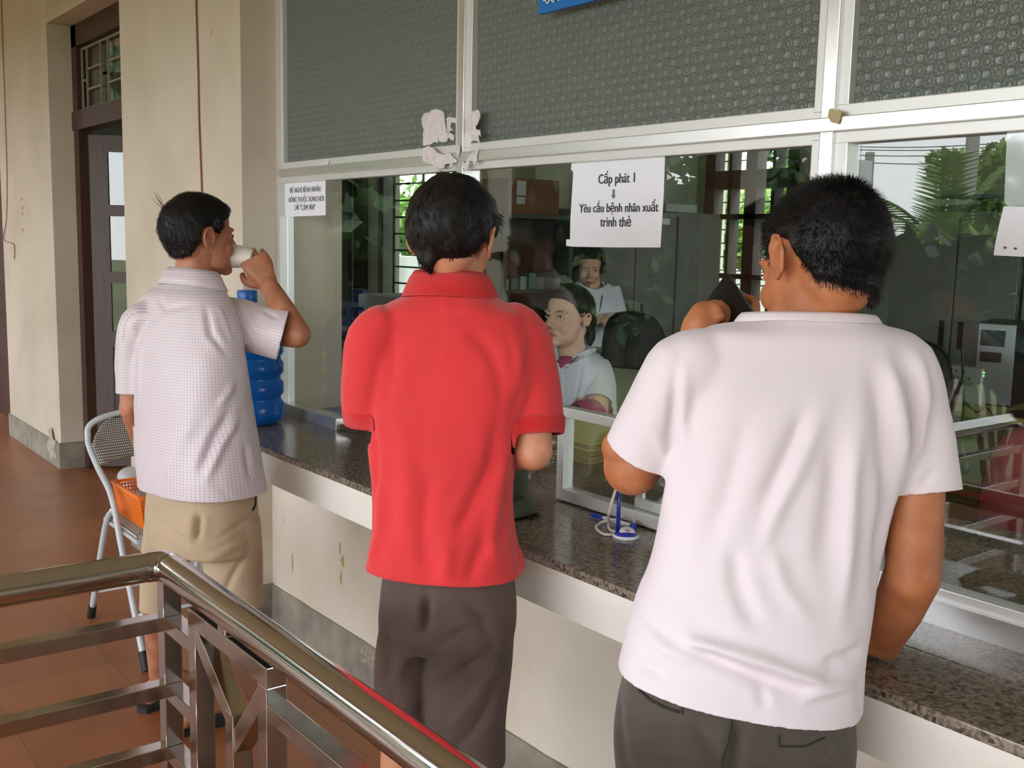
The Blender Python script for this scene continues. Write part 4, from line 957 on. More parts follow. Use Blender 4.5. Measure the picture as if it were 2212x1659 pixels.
# shorts
M_short2 = mat('brown_cotton', S(94, 76, 68), .9, bump=.3, bscale=300, vary=.10, vscale=14, sheen=.15)
so = MB()
torso_rings(so, [silh(845, 1092, 1180, D2, .70, PH2), silh(832, 1105, 1235, D2, .72, PH2), silh(824, 1112, 1290, D2, .74, PH2), silh(820, 1112, 1350, D2, .74, PH2), silh(830, 1100, 1390, D2, .66, PH2)], pw=2.4)
def legt(mb, rows, pw=2.3): mb.loft([(P2((a+b)/2, y, dz), lat2*((b-a)/2*D2/FPX), fd*((b-a)/2*D2/FPX*rt)) for a, b, y, dz, rt in rows], n=36, sub=5, pw=pw)
legt(so, [(826, 955, 1330, 0, 1.1), (816, 930, 1400, .0, 1.15), (812, 922, 1470, .0, 1.15), (812, 915, 1545, .0, 1.15), (814, 912, 1640, .0, 1.15)])
legt(so, [(950, 1112, 1330, 0, .95), (926, 1108, 1400, .0, 1.0), (920, 1100, 1490, .0, 1.0), (920, 1092, 1570, 0, 1.0), (920, 1088, 1640, 0, 1.0), (920, 1086, 1720, 0, 1.0)])
so = remesh(so, .006, 4)
cut(so, P2(864, 1565, 0), -ZA-HR*.15, .085)
cut(so, P2(1003, 1650, 0), -ZA+HR*.08, .115)
so = folds(so, [([(925, 1275), (922, 1340), (918, 1420)], -.016, .018), ([(935, 1400), (1000, 1360), (1060, 1340)], -.006, .014), ([(940, 1500), (1010, 1440), (1085, 1360)], -.010, .018), ([(960, 1580), (1030, 1500), (1088, 1400)], .009, .018), ([(960, 1640), (1030, 1570), (1075, 1480)], -.008, .018), ([(840, 1500), (870, 1430), (905, 1380)], .006, .018), ([(835, 1350), (845, 1450), (850, 1540)], -.005, .018), ([(1000, 1290), (1040, 1330), (1060, 1400)], -.006, .02)])
rumple(so, .005, 9, 9, (1, 1, .6)); smoothen(so, 1)
s_ = obj('shorts', so, M_short2, m2, smooth=True, solid=.003)

# ================================================================== man in the white t-shirt (right)
D3 = 1.58; PH3 = math.radians(4)
def P3(x, y, d=0): return at(x, y, D3+d)
m3 = thing('person', 'person in a white t-shirt and dark grey trousers holding a black phone up', 'person', (P3(1650, 1000).x, P3(1650, 1000).y, 0))
fd3 = HF*math.cos(PH3)+HR*math.sin(PH3); lat3 = HR*math.cos(PH3)-HF*math.sin(PH3)
KH3 = 1.06; HD3 = frame3(P3(1774, 584, .015), HF*math.cos(math.radians(-24))+HR*math.sin(math.radians(-24))-ZA*.30, ZA+HR*.18)
body = MB(); add_head(body, HD3, KH3)
body.tube([P3(1775, 590, .005), P3(1768, 640, .005), P3(1755, 690, .012), P3(1748, 760, .02)], [.056, .056, .055, .052], n=28)
torso_rings(body, [silh(1650, 1850, 715, D3, .7, PH3, -.01), silh(1480, 1960, 780, D3, .42, PH3, -.02), silh(1480, 1930, 950, D3, .55, PH3, -.02), silh(1470, 1900, 1150, D3, .62, PH3, -.02), silh(1400, 1870, 1330, D3, .62, PH3, -.02), silh(1360, 1830, 1480, D3, .64, PH3, -.02), silh(1355, 1810, 1640, D3, .66, PH3, -.015), silh(1370, 1800, 1800, D3, .62, PH3, -.015)])
LS3, LE3, LW3 = P3(1505, 805, .01), P3(1366, 1008, .07), P3(1500, 735, .23)
body.tube([LS3, LS3.lerp(LE3, .5)+HR*.006, LE3], [.046, .040, .045], n=24); body.ell(LE3, (.046,)*3); body.ell(LE3-HR*.006+ZA*.030, (.044, .044, .036)); body.tube([LE3, LE3.lerp(LW3, .4)+HR*.02, LW3], [.046, .040, .028], n=24)
# left hand round the phone
pT = at(1573, 588, D3+.30); sv = CR*(-.036)+CU*(-.055)+CF*.030; lv = CR*.021+CU*(-.080)+CF*(-.117); phc = pT+sv*.5+lv*.5
HL = frame3(LW3, (phc+HR*.0-LW3)+ZA*.02, -HR*.55-HF*.55+ZA*.3)
def finger(mb, pts, rads): mb.tube(pts, rads, n=12, sub=4); mb.ell(Vector(pts[-1]), (rads[-1],)*3)
dL = .22
body.tube([LW3, at(1512, 705, D3+dL), at(1522, 680, D3+dL)], [.028, .031, .026], n=18); body.ell(at(1518, 692, D3+dL), (.024, .030, .034))
finger(body, [at(1520, 680, D3+dL), at(1532, 662, D3+dL-.002), at(1546, 668, D3+dL-.012), at(1556, 684, D3+dL-.022)], [.014, .0115, .0105, .009])
for i in range(4):
    yy = 648+i*15; finger(body, [at(1530, yy+30, D3+dL+.045), at(1570, yy+6, D3+dL+.060), at(1612, yy-2, D3+dL+.048), at(1632, yy+8, D3+dL+.018), at(1626, yy+22, D3+dL-.008)], [.010, .0102, .0098, .0092, .0078])
body.ell(at(1545, 690, D3+dL+.045), (.040, .020, .036))
# right arm down to the counter
RS3, RE3, RW3 = P3(1955, 830, 0), P3(1972, 1240, -.01), P3(1905, 1395, .16)
body.tube([RS3, RS3.lerp(RE3, .5)+HR*.008, RE3], [.050, .044, .040], n=24); body.ell(RE3, (.041,)*3); body.tube([RE3, RE3.lerp(RW3, .45), RW3], [.042, .039, .027], n=24)
RW3h = RW3
add_hand(body, frame3(RW3h, (HF*.75-HR*.45+ZA*.04), ZA+HR*.1), side=-1, curl=(.25, .28, .3, .35))
K1 = P3(1450, 1900, 0); K2 = P3(1710, 1900, 0); A1 = Vector((K1.x, K1.y, .085))-fd3*.02; A2 = Vector((K2.x, K2.y, .085))-fd3*.02
leg(body, P3(1470, 1700, 0), K1, A1, toe_dir=fd3-HR*.2); leg(body, P3(1700, 1700, 0), K2, A2, toe_dir=fd3+HR*.2)
obj('body', remesh(body, .005, 3), M_skin3, m3, smooth=True)
nape3 = [(-.12, -.050), (-.075, -.050), (-.05, -.044), (-.034, -.018), (-.022, .022), (.008, .032), (.012, .006), (.028, .004), (.034, .045), (.06, .062), (.10, .066)]
def b3(x, y):
    z = lerp_tab(nape3, y)
    if y < -.03: z += -.028*sst(.02, .06, x)+.006*sst(0, .06, -x)
    return z
hair('hair', HD3, m3, .010, b3, KH3, seed=8, noise_amp=.0015, strands=16000, slen=.012, lift=.62, taper=.02, nscale=40, width=.00045)
# t-shirt
M_tee = mat('white_cotton_jersey', S(224, 213, 219), .85, bump=.04, bscale=500, vary=.02, vscale=5, sheen=.2)
sh = MB()
torso_rings(sh, [silh(1650, 1862, 660, D3, .80, PH3), silh(1632, 1878, 688, D3, .68, PH3), silh(1570, 1925, 706, D3, .54, PH3), silh(1492, 1958, 728, D3, .46, PH3), silh(1448, 1980, 785, D3, .43, PH3), silh(1440, 1985, 880, D3, .50, PH3), silh(1438, 1955, 1000, D3, .57, PH3), silh(1434, 1915, 1100, D3, .61, PH3), silh(1410, 1890, 1220, D3, .64, PH3), silh(1370, 1872, 1330, D3, .66, PH3), silh(1345, 1858, 1430, D3, .67, PH3), silh(1330, 1852, 1530, D3, .70, PH3), silh(1326, 1850, 1620, D3, .68, PH3), silh(1330, 1842, 1700, D3, .68, PH3)], pw=2.3)
sh.tube([P3(1540, 790, 0), P3(1490, 805, 0), P3(1438, 890, .02), P3(1392, 965, .05), P3(1367, 1010, .07)], [.055, .064, .061, .058, .056], n=30)
sh.tube([P3(1880, 790, 0), P3(1928, 812, 0), P3(1966, 900, 0), P3(1988, 1010, -.005), P3(2000, 1110, -.01)], [.060, .070, .057, .0545, .054], n=30)
sh = remesh(sh, .006, 4)
cut(sh, P3(1380, 972, .053), P3(1362, 1010, .07)-P3(1415, 905, .03), .082, .09)
cut(sh, P3(1994, 1064, -.005), P3(2000, 1110, -.01)-P3(1980, 960, 0), .078, .09)
cut(sh, P3(1752, 699, 0), ZA*1.0+fd3*.12, .135); NK3 = P3(1752, 705, 0); NL3 = MB(); NL3.bm = sh.bm.copy()
cut(sh, P3(1590, 1482, 0), -ZA-HR*.12, .42)
sh = folds(sh, [([(1915, 770), (1942, 900), (1952, 1040), (1945, 1150), (1925, 1300)], .010, .018), ([(1880, 800), (1905, 950), (1915, 1100), (1890, 1280)], -.009, .020), ([(1975, 760), (2000, 860), (1985, 960), (1960, 1030)], .009, .014), ([(1960, 800), (1975, 900), (1965, 980)], -.008, .013), ([(1965, 1040), (2015, 1000)], .005, .008), ([(1985, 1060), (2015, 1020)], -.005, .008),
    ([(1780, 880), (1730, 1000), (1680, 1100), (1640, 1200)], .007, .018), ([(1740, 880), (1690, 1000), (1640, 1110)], -.006, .018), ([(1850, 900), (1840, 1050), (1835, 1200), (1820, 1350)], .008, .020), ([(1800, 950), (1790, 1100), (1780, 1250)], -.006, .022), ([(1620, 880), (1590, 1000), (1560, 1100), (1500, 1220)], -.005, .025), ([(1580, 1180), (1600, 1280), (1640, 1360)], -.006, .02), ([(1660, 1180), (1700, 1280), (1760, 1350)], .005, .02),
    ([(1470, 760), (1455, 880), (1445, 980)], -.008, .012), ([(1480, 800), (1475, 900), (1480, 980)], .006, .012), ([(1400, 900), (1430, 960), (1440, 1000)], .005, .012), ([(1440, 1380), (1530, 1395), (1650, 1430), (1760, 1470), (1850, 1500)], .012, .016), ([(1430, 1365), (1540, 1420), (1640, 1465), (1740, 1500)], -.009, .014), ([(1375, 1330), (1430, 1400), (1530, 1440)], .006, .014), ([(1780, 1440), (1840, 1420), (1870, 1400)], -.010, .014), ([(1720, 1510), (1800, 1490), (1850, 1475)], .009, .012), ([(1640, 1480), (1655, 1530)], -.004, .012), ([(1380, 1430), (1420, 1450), (1440, 1470)], -.005, .012)])
rumple(sh, .007, 6, 13, (1, 1, .4)); rumple(sh, .002, 20, 15, (1, 1, .7)); smoothen(sh, 1)
s3o = obj('t_shirt', sh, M_tee, m3, smooth=True, solid=.0025)
neckline(NL3, NK3, .17, ((-.001, -.006), (.003, .003), (.008, .010), (.012, .014)), M_tee, s3o, 'neckband', .003)
# trousers
M_pant = mat('dark_olive_grey_wool', S(78, 70, 60), .9, bump=.3, bscale=500, vary=.08, vscale=30, sheen=.2)
so = MB()
torso_rings(so, [silh(1370, 1825, 1400, D3, .62, PH3), silh(1352, 1830, 1460, D3, .64, PH3), silh(1334, 1836, 1530, D3, .66, PH3), silh(1326, 1838, 1600, D3, .68, PH3), silh(1330, 1826, 1670, D3, .68, PH3), silh(1340, 1800, 1740, D3, .66, PH3), silh(1370, 1780, 1800, D3, .6, PH3)], pw=2.4)
def legt3(rows): so.loft([(P3((a+b)/2, y, dz), lat3*((b-a)/2*D3/FPX), fd3*((b-a)/2*D3/FPX*rt)) for a, b, y, dz, rt in rows], n=36, sub=5, pw=2.2)
zz = lambda p, z: Vector((p.x, p.y, z))
for s_, (h0, h1) in ((-1, (1345, 1575)), (1, (1570, 1800))):
    cx = (h0+h1)/2; top = P3(cx, 1730); kn = P3(cx, 2100); an = zz(kn, .05)
    so.loft([(top, lat3*.083, fd3*.095), (top.lerp(zz(top, .50), .5), lat3*.085, fd3*.088), (zz(top, .48), lat3*.075, fd3*.078), (zz(top, .26), lat3*.066, fd3*.07), (zz(top, .0), lat3*.062, fd3*.068)], n=32, sub=5)
so = remesh(so, .007, 4)
so = folds(so, [([(1598, 1560), (1590, 1620), (1575, 1700)], -.012, .016), ([(1340, 1500), (1345, 1600), (1370, 1700)], -.005, .02), ([(1500, 1560), (1540, 1620), (1575, 1660)], -.006, .016), ([(1800, 1600), (1740, 1650), (1700, 1700)], .006, .018)])
rumple(so, .003, 10, 2); so2 = obj('trousers', so, M_pant, m3, smooth=True)
M_seam = mat('dark_seam', S(48, 43, 38), .9)
def seam(pts, body_o, parent, w=.0016, m=M_seam, name='seam', lift=.0005):
    bm = bmesh.new(); bm.from_mesh(body_o.data); org = abs_loc(body_o)
    for v in bm.verts: v.co += org
    tr = BVHTree.FromBMesh(bm); P = []
    for (a, b_) in zip(pts, pts[1:]):
        for k in range(6):
            t = k/6; h = tr.ray_cast(EYEP, ray(a[0]+(b_[0]-a[0])*t, a[1]+(b_[1]-a[1])*t).normalized())
            if h[0] is not None: P.append(h[0]+h[1]*lift if h[1].dot(CF) < 0 else h[0]-h[1]*lift)
    bm.free()
    if len(P) < 3: return
    return obj(name, MB().tube(P, w, n=6, sub=1), m, parent, smooth=True)
seam([(1380, 1490), (1405, 1512), (1440, 1530), (1474, 1540)], so2, so2, .0022, name='pocket_edge'); seam([(1474, 1528), (1474, 1548)], so2, so2, .0012)
seam([(1682, 1588), (1684, 1612), (1740, 1612), (1790, 1590)], so2, so2, .0016, name='pocket_edge'); seam([(1582, 1545), (1574, 1600), (1560, 1640), (1560, 1700)], so2, so2, .0012)
# phone
M_phone = mat('black_phone_shell', S(14, 14, 16), .32, spec=.25); M_edge = mat('phone_edge_metal', (.35, .35, .36, 1), .2, 1.0)
ph = thing('phone', 'black mobile phone held up in the left hand of the person in white', 'phone', phc)
un = -lv.normalized(); sn = -sv.normalized(); sn = (sn-un*sn.dot(un)).normalized(); nn_ = sn.cross(un)
Rp = Matrix((sn, nn_, un)).transposed().to_4x4(); Rp.translation = phc
obj('shell', MB().box((-.035, -.0055, -.070), (.035, .0055, .070), Rp, bevel=.005), M_phone, ph, smooth='auto')
obj('edge_strip', MB().box((.0345, -.0012, -.02), (.0356, .0012, .060), Rp), M_edge, ph)
obj('camera_bump', MB().box((-.028, -.0075, .044), (-.006, -.0052, .062), Rp, bevel=.001), M_phone, ph)

# ================================================================== man drinking (left)
D1 = 3.05; PH1 = math.radians(38)
def P1(x, y, d=0): return at(x, y, D1+d)
m1 = thing('person', 'person in a pale dotted shirt and khaki shorts drinking from a white cup', 'person', (P1(420, 900).x, P1(420, 900).y, 0))
fd1 = HF*math.cos(PH1)+HR*math.sin(PH1); lat1 = HR*math.cos(PH1)-HF*math.sin(PH1)
HD1 = frame3(P1(432, 518, .0), HF*math.cos(math.radians(50))+HR*math.sin(math.radians(50))+ZA*.06, ZA-HR*.02)
body = MB(); add_head(body, HD1, 1.02, ek=.92)
body.tube([P1(430, 530, 0), P1(420, 590, 0), P1(412, 650, 0)], [.058, .056, .066], n=24)
torso_rings(body, [silh(365, 455, 625, D1, .75, PH1, -.01), silh(300, 505, 680, D1, .42, PH1, -.03), silh(300, 520, 780, D1, .5, PH1, -.03), silh(310, 540, 900, D1, .64, PH1, -.02), silh(325, 545, 1010, D1, .68, PH1, -.02), silh(330, 545, 1090, D1, .7, PH1, -.015), silh(340, 535, 1170, D1, .7, PH1, -.01)])
RS1, RE1, RW1 = P1(500, 690, .03), P1(640, 722, -.04), P1(578, 612, .05)
body.tube([RS1, RS1.lerp(RE1, .55), RE1], [.055, .047, .040], n=22); body.ell(RE1+HR*.002, (.040,)*3); body.tube([RE1, RE1.lerp(RW1, .4), RW1], [.041, .038, .026], n=22)
HH = frame3(RW1, at(543, 549, D1+.055)-RW1, -HF*.95+HR*.25+ZA*.05)
add_hand(body, HH, side=-1, curl=(.50, .55, .62, .70), thumb=((.036, .018, -.010), (.052, .040, -.020), (.050, .062, -.034)), k=1.04)
LS1, LE1, LW1 = P1(300, 700, .0), P1(285, 880, .02), P1(330, 1010, .22)
body.tube([LS1, LS1.lerp(LE1, .5), LE1], [.038, .036, .035], n=20); body.ell(LE1, (.036,)*3); body.tube([LE1, LE1.lerp(LW1, .5), LW1], [.036, .034, .025], n=20)
add_hand(body, frame3(LW1, (LW1-LE1), HR*-1), side=1, curl=(.4, .45, .5, .55))
AL = Vector((-3.265, 1.10, .085)); AR = Vector((-3.03, 1.13, .085))
KL = P1(345, 1300, .14); KR = P1(502, 1300, -.02)
leg(body, P1(370, 1130, .05), KL, AL, r=(.055, .050, .047, .036), toe_dir=fd1); leg(body, P1(490, 1130, -.03), KR, AR, r=(.060, .052, .050, .037), toe_dir=fd1+HR*.2)
obj('body', remesh(body, .0034, 2), M_skin1, m1, smooth=True)
nape1 = [(-.12, -.050), (-.075, -.050), (-.05, -.040), (-.030, -.012), (-.020, .030), (.008, .036), (.012, .018), (.028, .016), (.036, .045), (.06, .055), (.10, .062)]
hair('hair', HD1, m1, .014, nape1, 1.02, seed=5, noise_amp=.003, strands=8000, slen=.022, lift=.2, taper=.025, nscale=40, width=.0008)
tuft = MB(); hb0 = P1(357, 462, -.0)
for dx_, dy_, l_ in ((-27, -50, 0), (-22, -38, .01), (-18, -46, -.01), (-10, -10, .0), (-14, -4, .01), (-30, -34, 0), (-6, -22, .01)):
    e1 = P1(357+dx_, 462+dy_, l_); mid = hb0.lerp(e1, .5)+HR*.004; tuft.tube([hb0+Vector((random.gauss(0, .003), 0, random.gauss(0, .003))), mid, e1], [.0011, .0009, .0003], n=5, sub=3)
obj('cowlick', tuft, M_hairs, m1, smooth=True)
# dotted shirt
mm, nt, n, l, b = newmat('pale_dotted_shirt'); b.inputs['Roughness'].default_value = .45; b.inputs['Sheen Weight'].default_value = .3
co = n.new('ShaderNodeTexCoord'); sp = n.new('ShaderNodeSeparateXYZ'); l.new(co.outputs['UV'], sp.inputs[0])
pu = .0080
u = math_(n, l, 'DIVIDE', sp.outputs['X'], pu); v2 = math_(n, l, 'DIVIDE', sp.outputs['Y'], pu)
def dots(u, v2):
    a = math_(n, l, 'SUBTRACT', math_(n, l, 'FRACT', u), .5); c = math_(n, l, 'SUBTRACT', math_(n, l, 'FRACT', v2), .5)
    return math_(n, l, 'LESS_THAN', math_(n, l, 'ADD', math_(n, l, 'MULTIPLY', a, a), math_(n, l, 'MULTIPLY', c, c)), .040)
dm = dots(u, v2); par = math_(n, l, 'GREATER_THAN', math_(n, l, 'FRACT', math_(n, l, 'MULTIPLY', math_(n, l, 'FLOOR', v2), .5)), .25)
mx = n.new('ShaderNodeMix'); mx.data_type = 'RGBA'; l.new(par, mx.inputs[0]); mx.inputs[6].default_value = S(172, 146, 158); mx.inputs[7].default_value = S(152, 145, 172)
m4 = n.new('ShaderNodeMix'); m4.data_type = 'RGBA'; l.new(dm, m4.inputs[0]); m4.inputs[6].default_value = S(206, 194, 198); l.new(mx.outputs[2], m4.inputs[7]); l.new(m4.outputs[2], b.inputs['Base Color']); M_dot = mm
sh = MB()
torso_rings(sh, [silh(365, 455, 592, D1, .8, PH1), silh(345, 480, 618, D1, .66, PH1), silh(300, 505, 640, D1, .52, PH1), silh(270, 528, 700, D1, .48, PH1), silh(263, 540, 780, D1, .55, PH1), silh(272, 546, 850, D1, .62, PH1), silh(284, 556, 930, D1, .68, PH1), silh(292, 566, 1000, D1, .72, PH1), silh(300, 576, 1060, D1, .74, PH1), silh(300, 580, 1110, D1, .74, PH1), silh(300, 580, 1160, D1, .74, PH1)], pw=2.35)
sh.tube([P1(470, 690, .03), P1(510, 697, .03), P1(560, 712, .01), P1(605, 722, -.02), P1(640, 730, -.04)], [.062, .071, .070, .072, .074], n=28)
sh.tube([P1(330, 690, 0), P1(300, 700, 0), P1(286, 770, .01), P1(286, 840, .015), P1(287, 880, .02)], [.05, .052, .047, .045, .045], n=26)
sh = remesh(sh, .006, 4)
cut(sh, P1(611, 724, -.025), HR-ZA*.26+HF*.18, .098, .09)
cut(sh, P1(286, 848, .017), -ZA, .058, .09)
cut(sh, P1(413, 612, 0), ZA+fd1*.15, .115); NK1 = P1(414, 612, 0); NL1 = MB(); NL1.bm = sh.bm.copy()
cut(sh, P1(430, 1052, 0), -ZA, .30)
sh = folds(sh, [([(545, 800), (500, 880), (460, 950), (430, 1020)], -.011, .016), ([(550, 830), (515, 900), (480, 960), (445, 1040)], .009, .015), ([(540, 770), (505, 830), (470, 880)], .007, .014), ([(555, 900), (530, 960), (540, 1040)], -.006, .016), ([(445, 660), (455, 720), (490, 770), (540, 795)], -.009, .014), ([(470, 660), (500, 740), (560, 790)], .006, .012), ([(520, 650), (560, 720), (600, 770)], .008, .012), ([(505, 670), (540, 740), (580, 780)], -.007, .011), ([(570, 670), (600, 690), (610, 740)], -.006, .010), ([(340, 640), (360, 670), (420, 660)], -.004, .014), ([(290, 700), (300, 800), (300, 900)], .005, .02), ([(420, 900), (380, 980), (360, 1060)], .004, .03)])
rumple(sh, .005, 8, 21, (1, 1, .5)); rumple(sh, .0018, 24, 25, (1, 1, .7)); smoothen(sh, 1)
def dot_uv(o, arms):
    me = o.data; uv = me.uv_layers.new(name='UVMap'); org = abs_loc(o); ax = P1(420, 900)
    for p in me.polygons:
        c = Vector(p.center)+org; reg = None
        for A, B, r in arms:
            d = (B-A).normalized(); t = (c-A).dot(d)
            if t > 0 and ((c-A)-d*t).length < r: reg = (A, d)
        for li in p.loop_indices:
            v = me.vertices[me.loops[li].vertex_index].co+org
            if reg:
                A, d = reg; x = d.cross(HF).normalized(); y = d.cross(x); q = v-A; a = math.atan2(q.dot(y), q.dot(x)); a0 = math.atan2((c-A).dot(y), (c-A).dot(x))
                a = a0+((a-a0+PI) % (2*PI)-PI); uv.data[li].uv = (a*.066, q.dot(d))
            else:
                q = v-ax; a = math.atan2(q.dot(HR), -q.dot(HF)); a0 = math.atan2((c-ax).dot(HR), -(c-ax).dot(HF)); a = a0+((a-a0+PI) % (2*PI)-PI); uv.data[li].uv = (a*.15, v.z)
s1o = obj('shirt', sh, M_dot, m1, smooth=True, solid=.0025); dot_uv(s1o, [(P1(520, 700, .03), P1(640, 730, -.04), .085), (P1(293, 735, 0), P1(287, 880, .02), .050)])
neckline(NL1, NK1, .15, ((0, -.004), (.005, .012), (.009, .026), (.012, .036), (.009, .039), (0, .028), (-.010, .008), (-.020, -.012)), M_dot, s1o, 'collar', .0025, (fd1, .85)); dot_uv(s1o.children[-1], [])
M_hemt = mat('pink_white_hem_thread', S(190, 168, 172), .6)
# khaki shorts
M_khaki = mat('khaki_cotton', S(176, 154, 126), .85, bump=.10, bscale=320, vary=.06, vscale=8, sheen=.15)
so = MB()
torso_rings(so, [silh(325, 548, 1010, D1, .68, PH1), silh(318, 553, 1070, D1, .72, PH1), silh(314, 558, 1130, D1, .74, PH1), silh(318, 556, 1180, D1, .68, PH1)], pw=2.4)
def rw(a, b, y, dz, rt=1.0): return (P1((a+b)/2, y, dz), HR*((b-a)/2*(D1+dz)/FPX), HF*((b-a)/2*(D1+dz)/FPX*rt))
so.loft([rw(316, 430, 1120, .06), rw(310, 415, 1180, .10), rw(307, 400, 1240, .12), rw(306, 385, 1300, .14), rw(306, 384, 1345, .15)], n=34, sub=5)
so.loft([rw(430, 560, 1120, -.04, .9), rw(436, 566, 1180, -.03, .9), rw(444, 567, 1240, -.02, .9), rw(450, 566, 1290, -.02, .9), rw(452, 566, 1345, -.02, .9)], n=34, sub=5)
so = remesh(so, .006, 4)
cut(so, P1(345, 1313, .14), -ZA, .072); cut(so, P1(508, 1312, -.02), -ZA+HR*.12, .098)
so = folds(so, [([(430, 1110), (425, 1170), (432, 1240)], -.018, .016), ([(350, 1130), (390, 1160), (420, 1190)], -.006, .012), ([(470, 1160), (520, 1130), (550, 1110)], -.006, .012), ([(450, 1210), (500, 1180), (540, 1170)], .006, .014), ([(330, 1200), (370, 1230), (390, 1270)], -.005, .014), ([(480, 1290), (510, 1230), (540, 1180)], -.006, .014)])
rumple(so, .0045, 10, 31, (1, 1, .7)); smoothen(so, 1)
so1 = obj('shorts', so, M_khaki, m1, smooth=True, solid=.003)
seam([(544, 1045), (551, 1070), (550, 1092), (543, 1105)], so1, so1, .0045, mat('dark_pocket_lining', S(40, 34, 32), .9), 'pocket_edge')  # dark strip along the pocket opening
# cup in the hand
cpa = at(539, 556, D1+.066); cpb = at(505, 553, D1+.066); cax = (cpa-cpb).normalized()
cupm = MB(); a_ = cax.cross(ZA).normalized(); y_ = cax.cross(a_); L0 = cpa+cax*.010
cupm.skin([cupm.ring(L0-cax*h, a_*r, y_*r, 36) for h, r in ((.0, .024), (.001, .026), (.030, .031), (.062, .0355), (.066, .037))], cap=False); cupm.bm.faces.new([v for v in cupm.bm.verts][:36])
M_cupw = mat('translucent_white_cup', S(226, 222, 212), .3, spec=.5)
o = obj('drinking_cup', cupm, M_cupw, smooth='auto', solid=.001); tag(o, 'white plastic cup tipped to the mouth of the person at the left', 'cup')
# sandals
def sandal(A, f, m=M_rub, lab='', gr=None):
    f = f.normalized(); s_ = f.cross(ZA).normalized(); a = Vector((A.x, A.y, 0)); t = thing('sandal', lab, 'sandal', a)
    pts = [a+f*x+s_*y+ZA*.0 for x, y in ((-.085, 0), (-.07, .028), (-.02, .034), (.06, .036), (.13, .047), (.18, .040), (.205, .012), (.20, -.015), (.16, -.038), (.08, -.036), (-.02, -.033), (-.07, -.028))]
    obj('sole', MB().prism(pts, (0, 0, .014)), m, t); q = a+f*.10
    obj('strap', MB().tube([q+s_*.044+ZA*.008, q+s_*.038+ZA*.05, q+ZA*.082-f*.01, q-s_*.038+ZA*.05, q-s_*.040+ZA*.008], .010, n=10, sub=4, flat=.35, up=f), m, t, smooth=True); return t
sandal(AL, fd1, lab='dark rubber sandal on the left foot of the drinking person'); sandal(AR, fd1+HR*.2, lab='dark rubber sandal on the right foot of the drinking person')
sandal(ankle_of(P2(870, 1560, 0))-fd*.02, fd-HR*.15, lab='black rubber sandal on the left foot below the brown shorts'); sandal(ankle_of(P2(1005, 1590, 0))-fd*.02, fd+HR*.2, lab='black rubber sandal on the right foot below the brown shorts')
sandal(ankle_of(P3(1450, 1900, 0))-fd3*.02, fd3-HR*.2, lab='black rubber sandal on the left foot below the grey trousers'); sandal(ankle_of(P3(1710, 1900, 0))-fd3*.02, fd3+HR*.2, lab='black rubber sandal on the right foot below the grey trousers')
# ------------------------------------------------------------------ office behind the glass
XW = -5.40; YL = 4.32
struct('wall_back', MB().box((XW-.2, YB, 0), (-5.30, YB+.2, 3.35)).box((-4.50, YB, 0), (3.2, YB+.2, 3.35)).box((-5.30, YB, 0), (-4.50, YB+.2, .95)).box((-5.30, YB, 2.40), (-4.50, YB+.2, 3.35)), M_room)
struct('wall_return', MB().box((XW-.2, YL, 0), (XW, YB, 3.35)), M_room)
struct('wall_back_left', MB().box((-13, YL, 0), (-7.40, YL+.2, 3.35)).box((-6.10, YL, 0), (XW-.2, YL+.2, 3.35)).box((-7.40, YL, 0), (-6.10, YL+.2, .80)).box((-7.40, YL, 2.45), (-6.10, YL+.2, 3.35)), M_room)
struct('wall_end', MB().box((-13.2, .55, 0), (-13, YL+.2, 3.35)), M_room)
struct('wall_partition', MB().box((-5.60, 2.0, 0), (-5.45, 2.6, 3.35)), M_room)
# window_2 in the back wall: dark wooden double casement with iron bars
w2 = sempty('window_2', (-4.9, YB, .95)); M_dw = mat('dark_brown_window_wood', S(50, 42, 36), .55)
y0, y1 = YB-.03, YB+.07
fr = MB()
for a, b_ in ((-5.30, -5.21), (-5.085, -5.055), (-4.93, -4.83), (-4.70, -4.67), (-4.57, -4.50)): fr.box((a, y0, .95), (b_, y1, 2.40))
for a, b_ in ((.95, 1.02), (1.30, 1.335), (1.72, 1.755), (1.93, 2.06), (2.33, 2.40)): fr.box((-5.30, y0, a), (-4.50, y1, b_))
obj('window_frame', fr, M_dw, w2)
gb = MB()
for k in range(14): gb.bar((-5.28, YB+.10, 1.06+k*.098), (-4.52, YB+.10, 1.06+k*.098), .009, .009)
obj('window_bars', gb, M_iron, w2)
obj('window_sill', MB().box((-5.34, YB-.06, .91), (-4.46, YB+.12, .95)), M_dw, w2)
# window_3 in the left part: iron grille
w3 = sempty('window_3', (-6.7, YL, .8)); fr = MB()
for a, b_ in ((-7.40, -7.32), (-6.18, -6.10)): fr.box((a, YL, .80), (b_, YL+.1, 2.45))
fr.box((-7.40, YL, .80), (-6.10, YL+.1, .86)).box((-7.40, YL, 2.39), (-6.10, YL+.1, 2.45)); obj('window_frame', fr, mat('grey_green_frame', S(96, 100, 90), .6), w3)
gb = MB()
for x in (-7.22, -6.80, -6.50, -6.25): gb.bar((x, YL+.04, .86), (x, YL+.04, 2.40), .022, .012, up=Vector((0, 1, 0)))
for k in range(12): gb.bar((-7.22, YL+.04, .93+k*.128), (-6.20, YL+.04, .93+k*.128), .012, .014)
obj('window_bars', gb, M_iron, w3)
obj('pale_reflection', MB().cyl((-6.98, YL+.35, -.4), (-6.98, YL+.35, 3.2), .03), mat('pale_reflection_grey', S(150, 152, 150), .5), w3)  # pale upright stands in for light lines reflected at the window
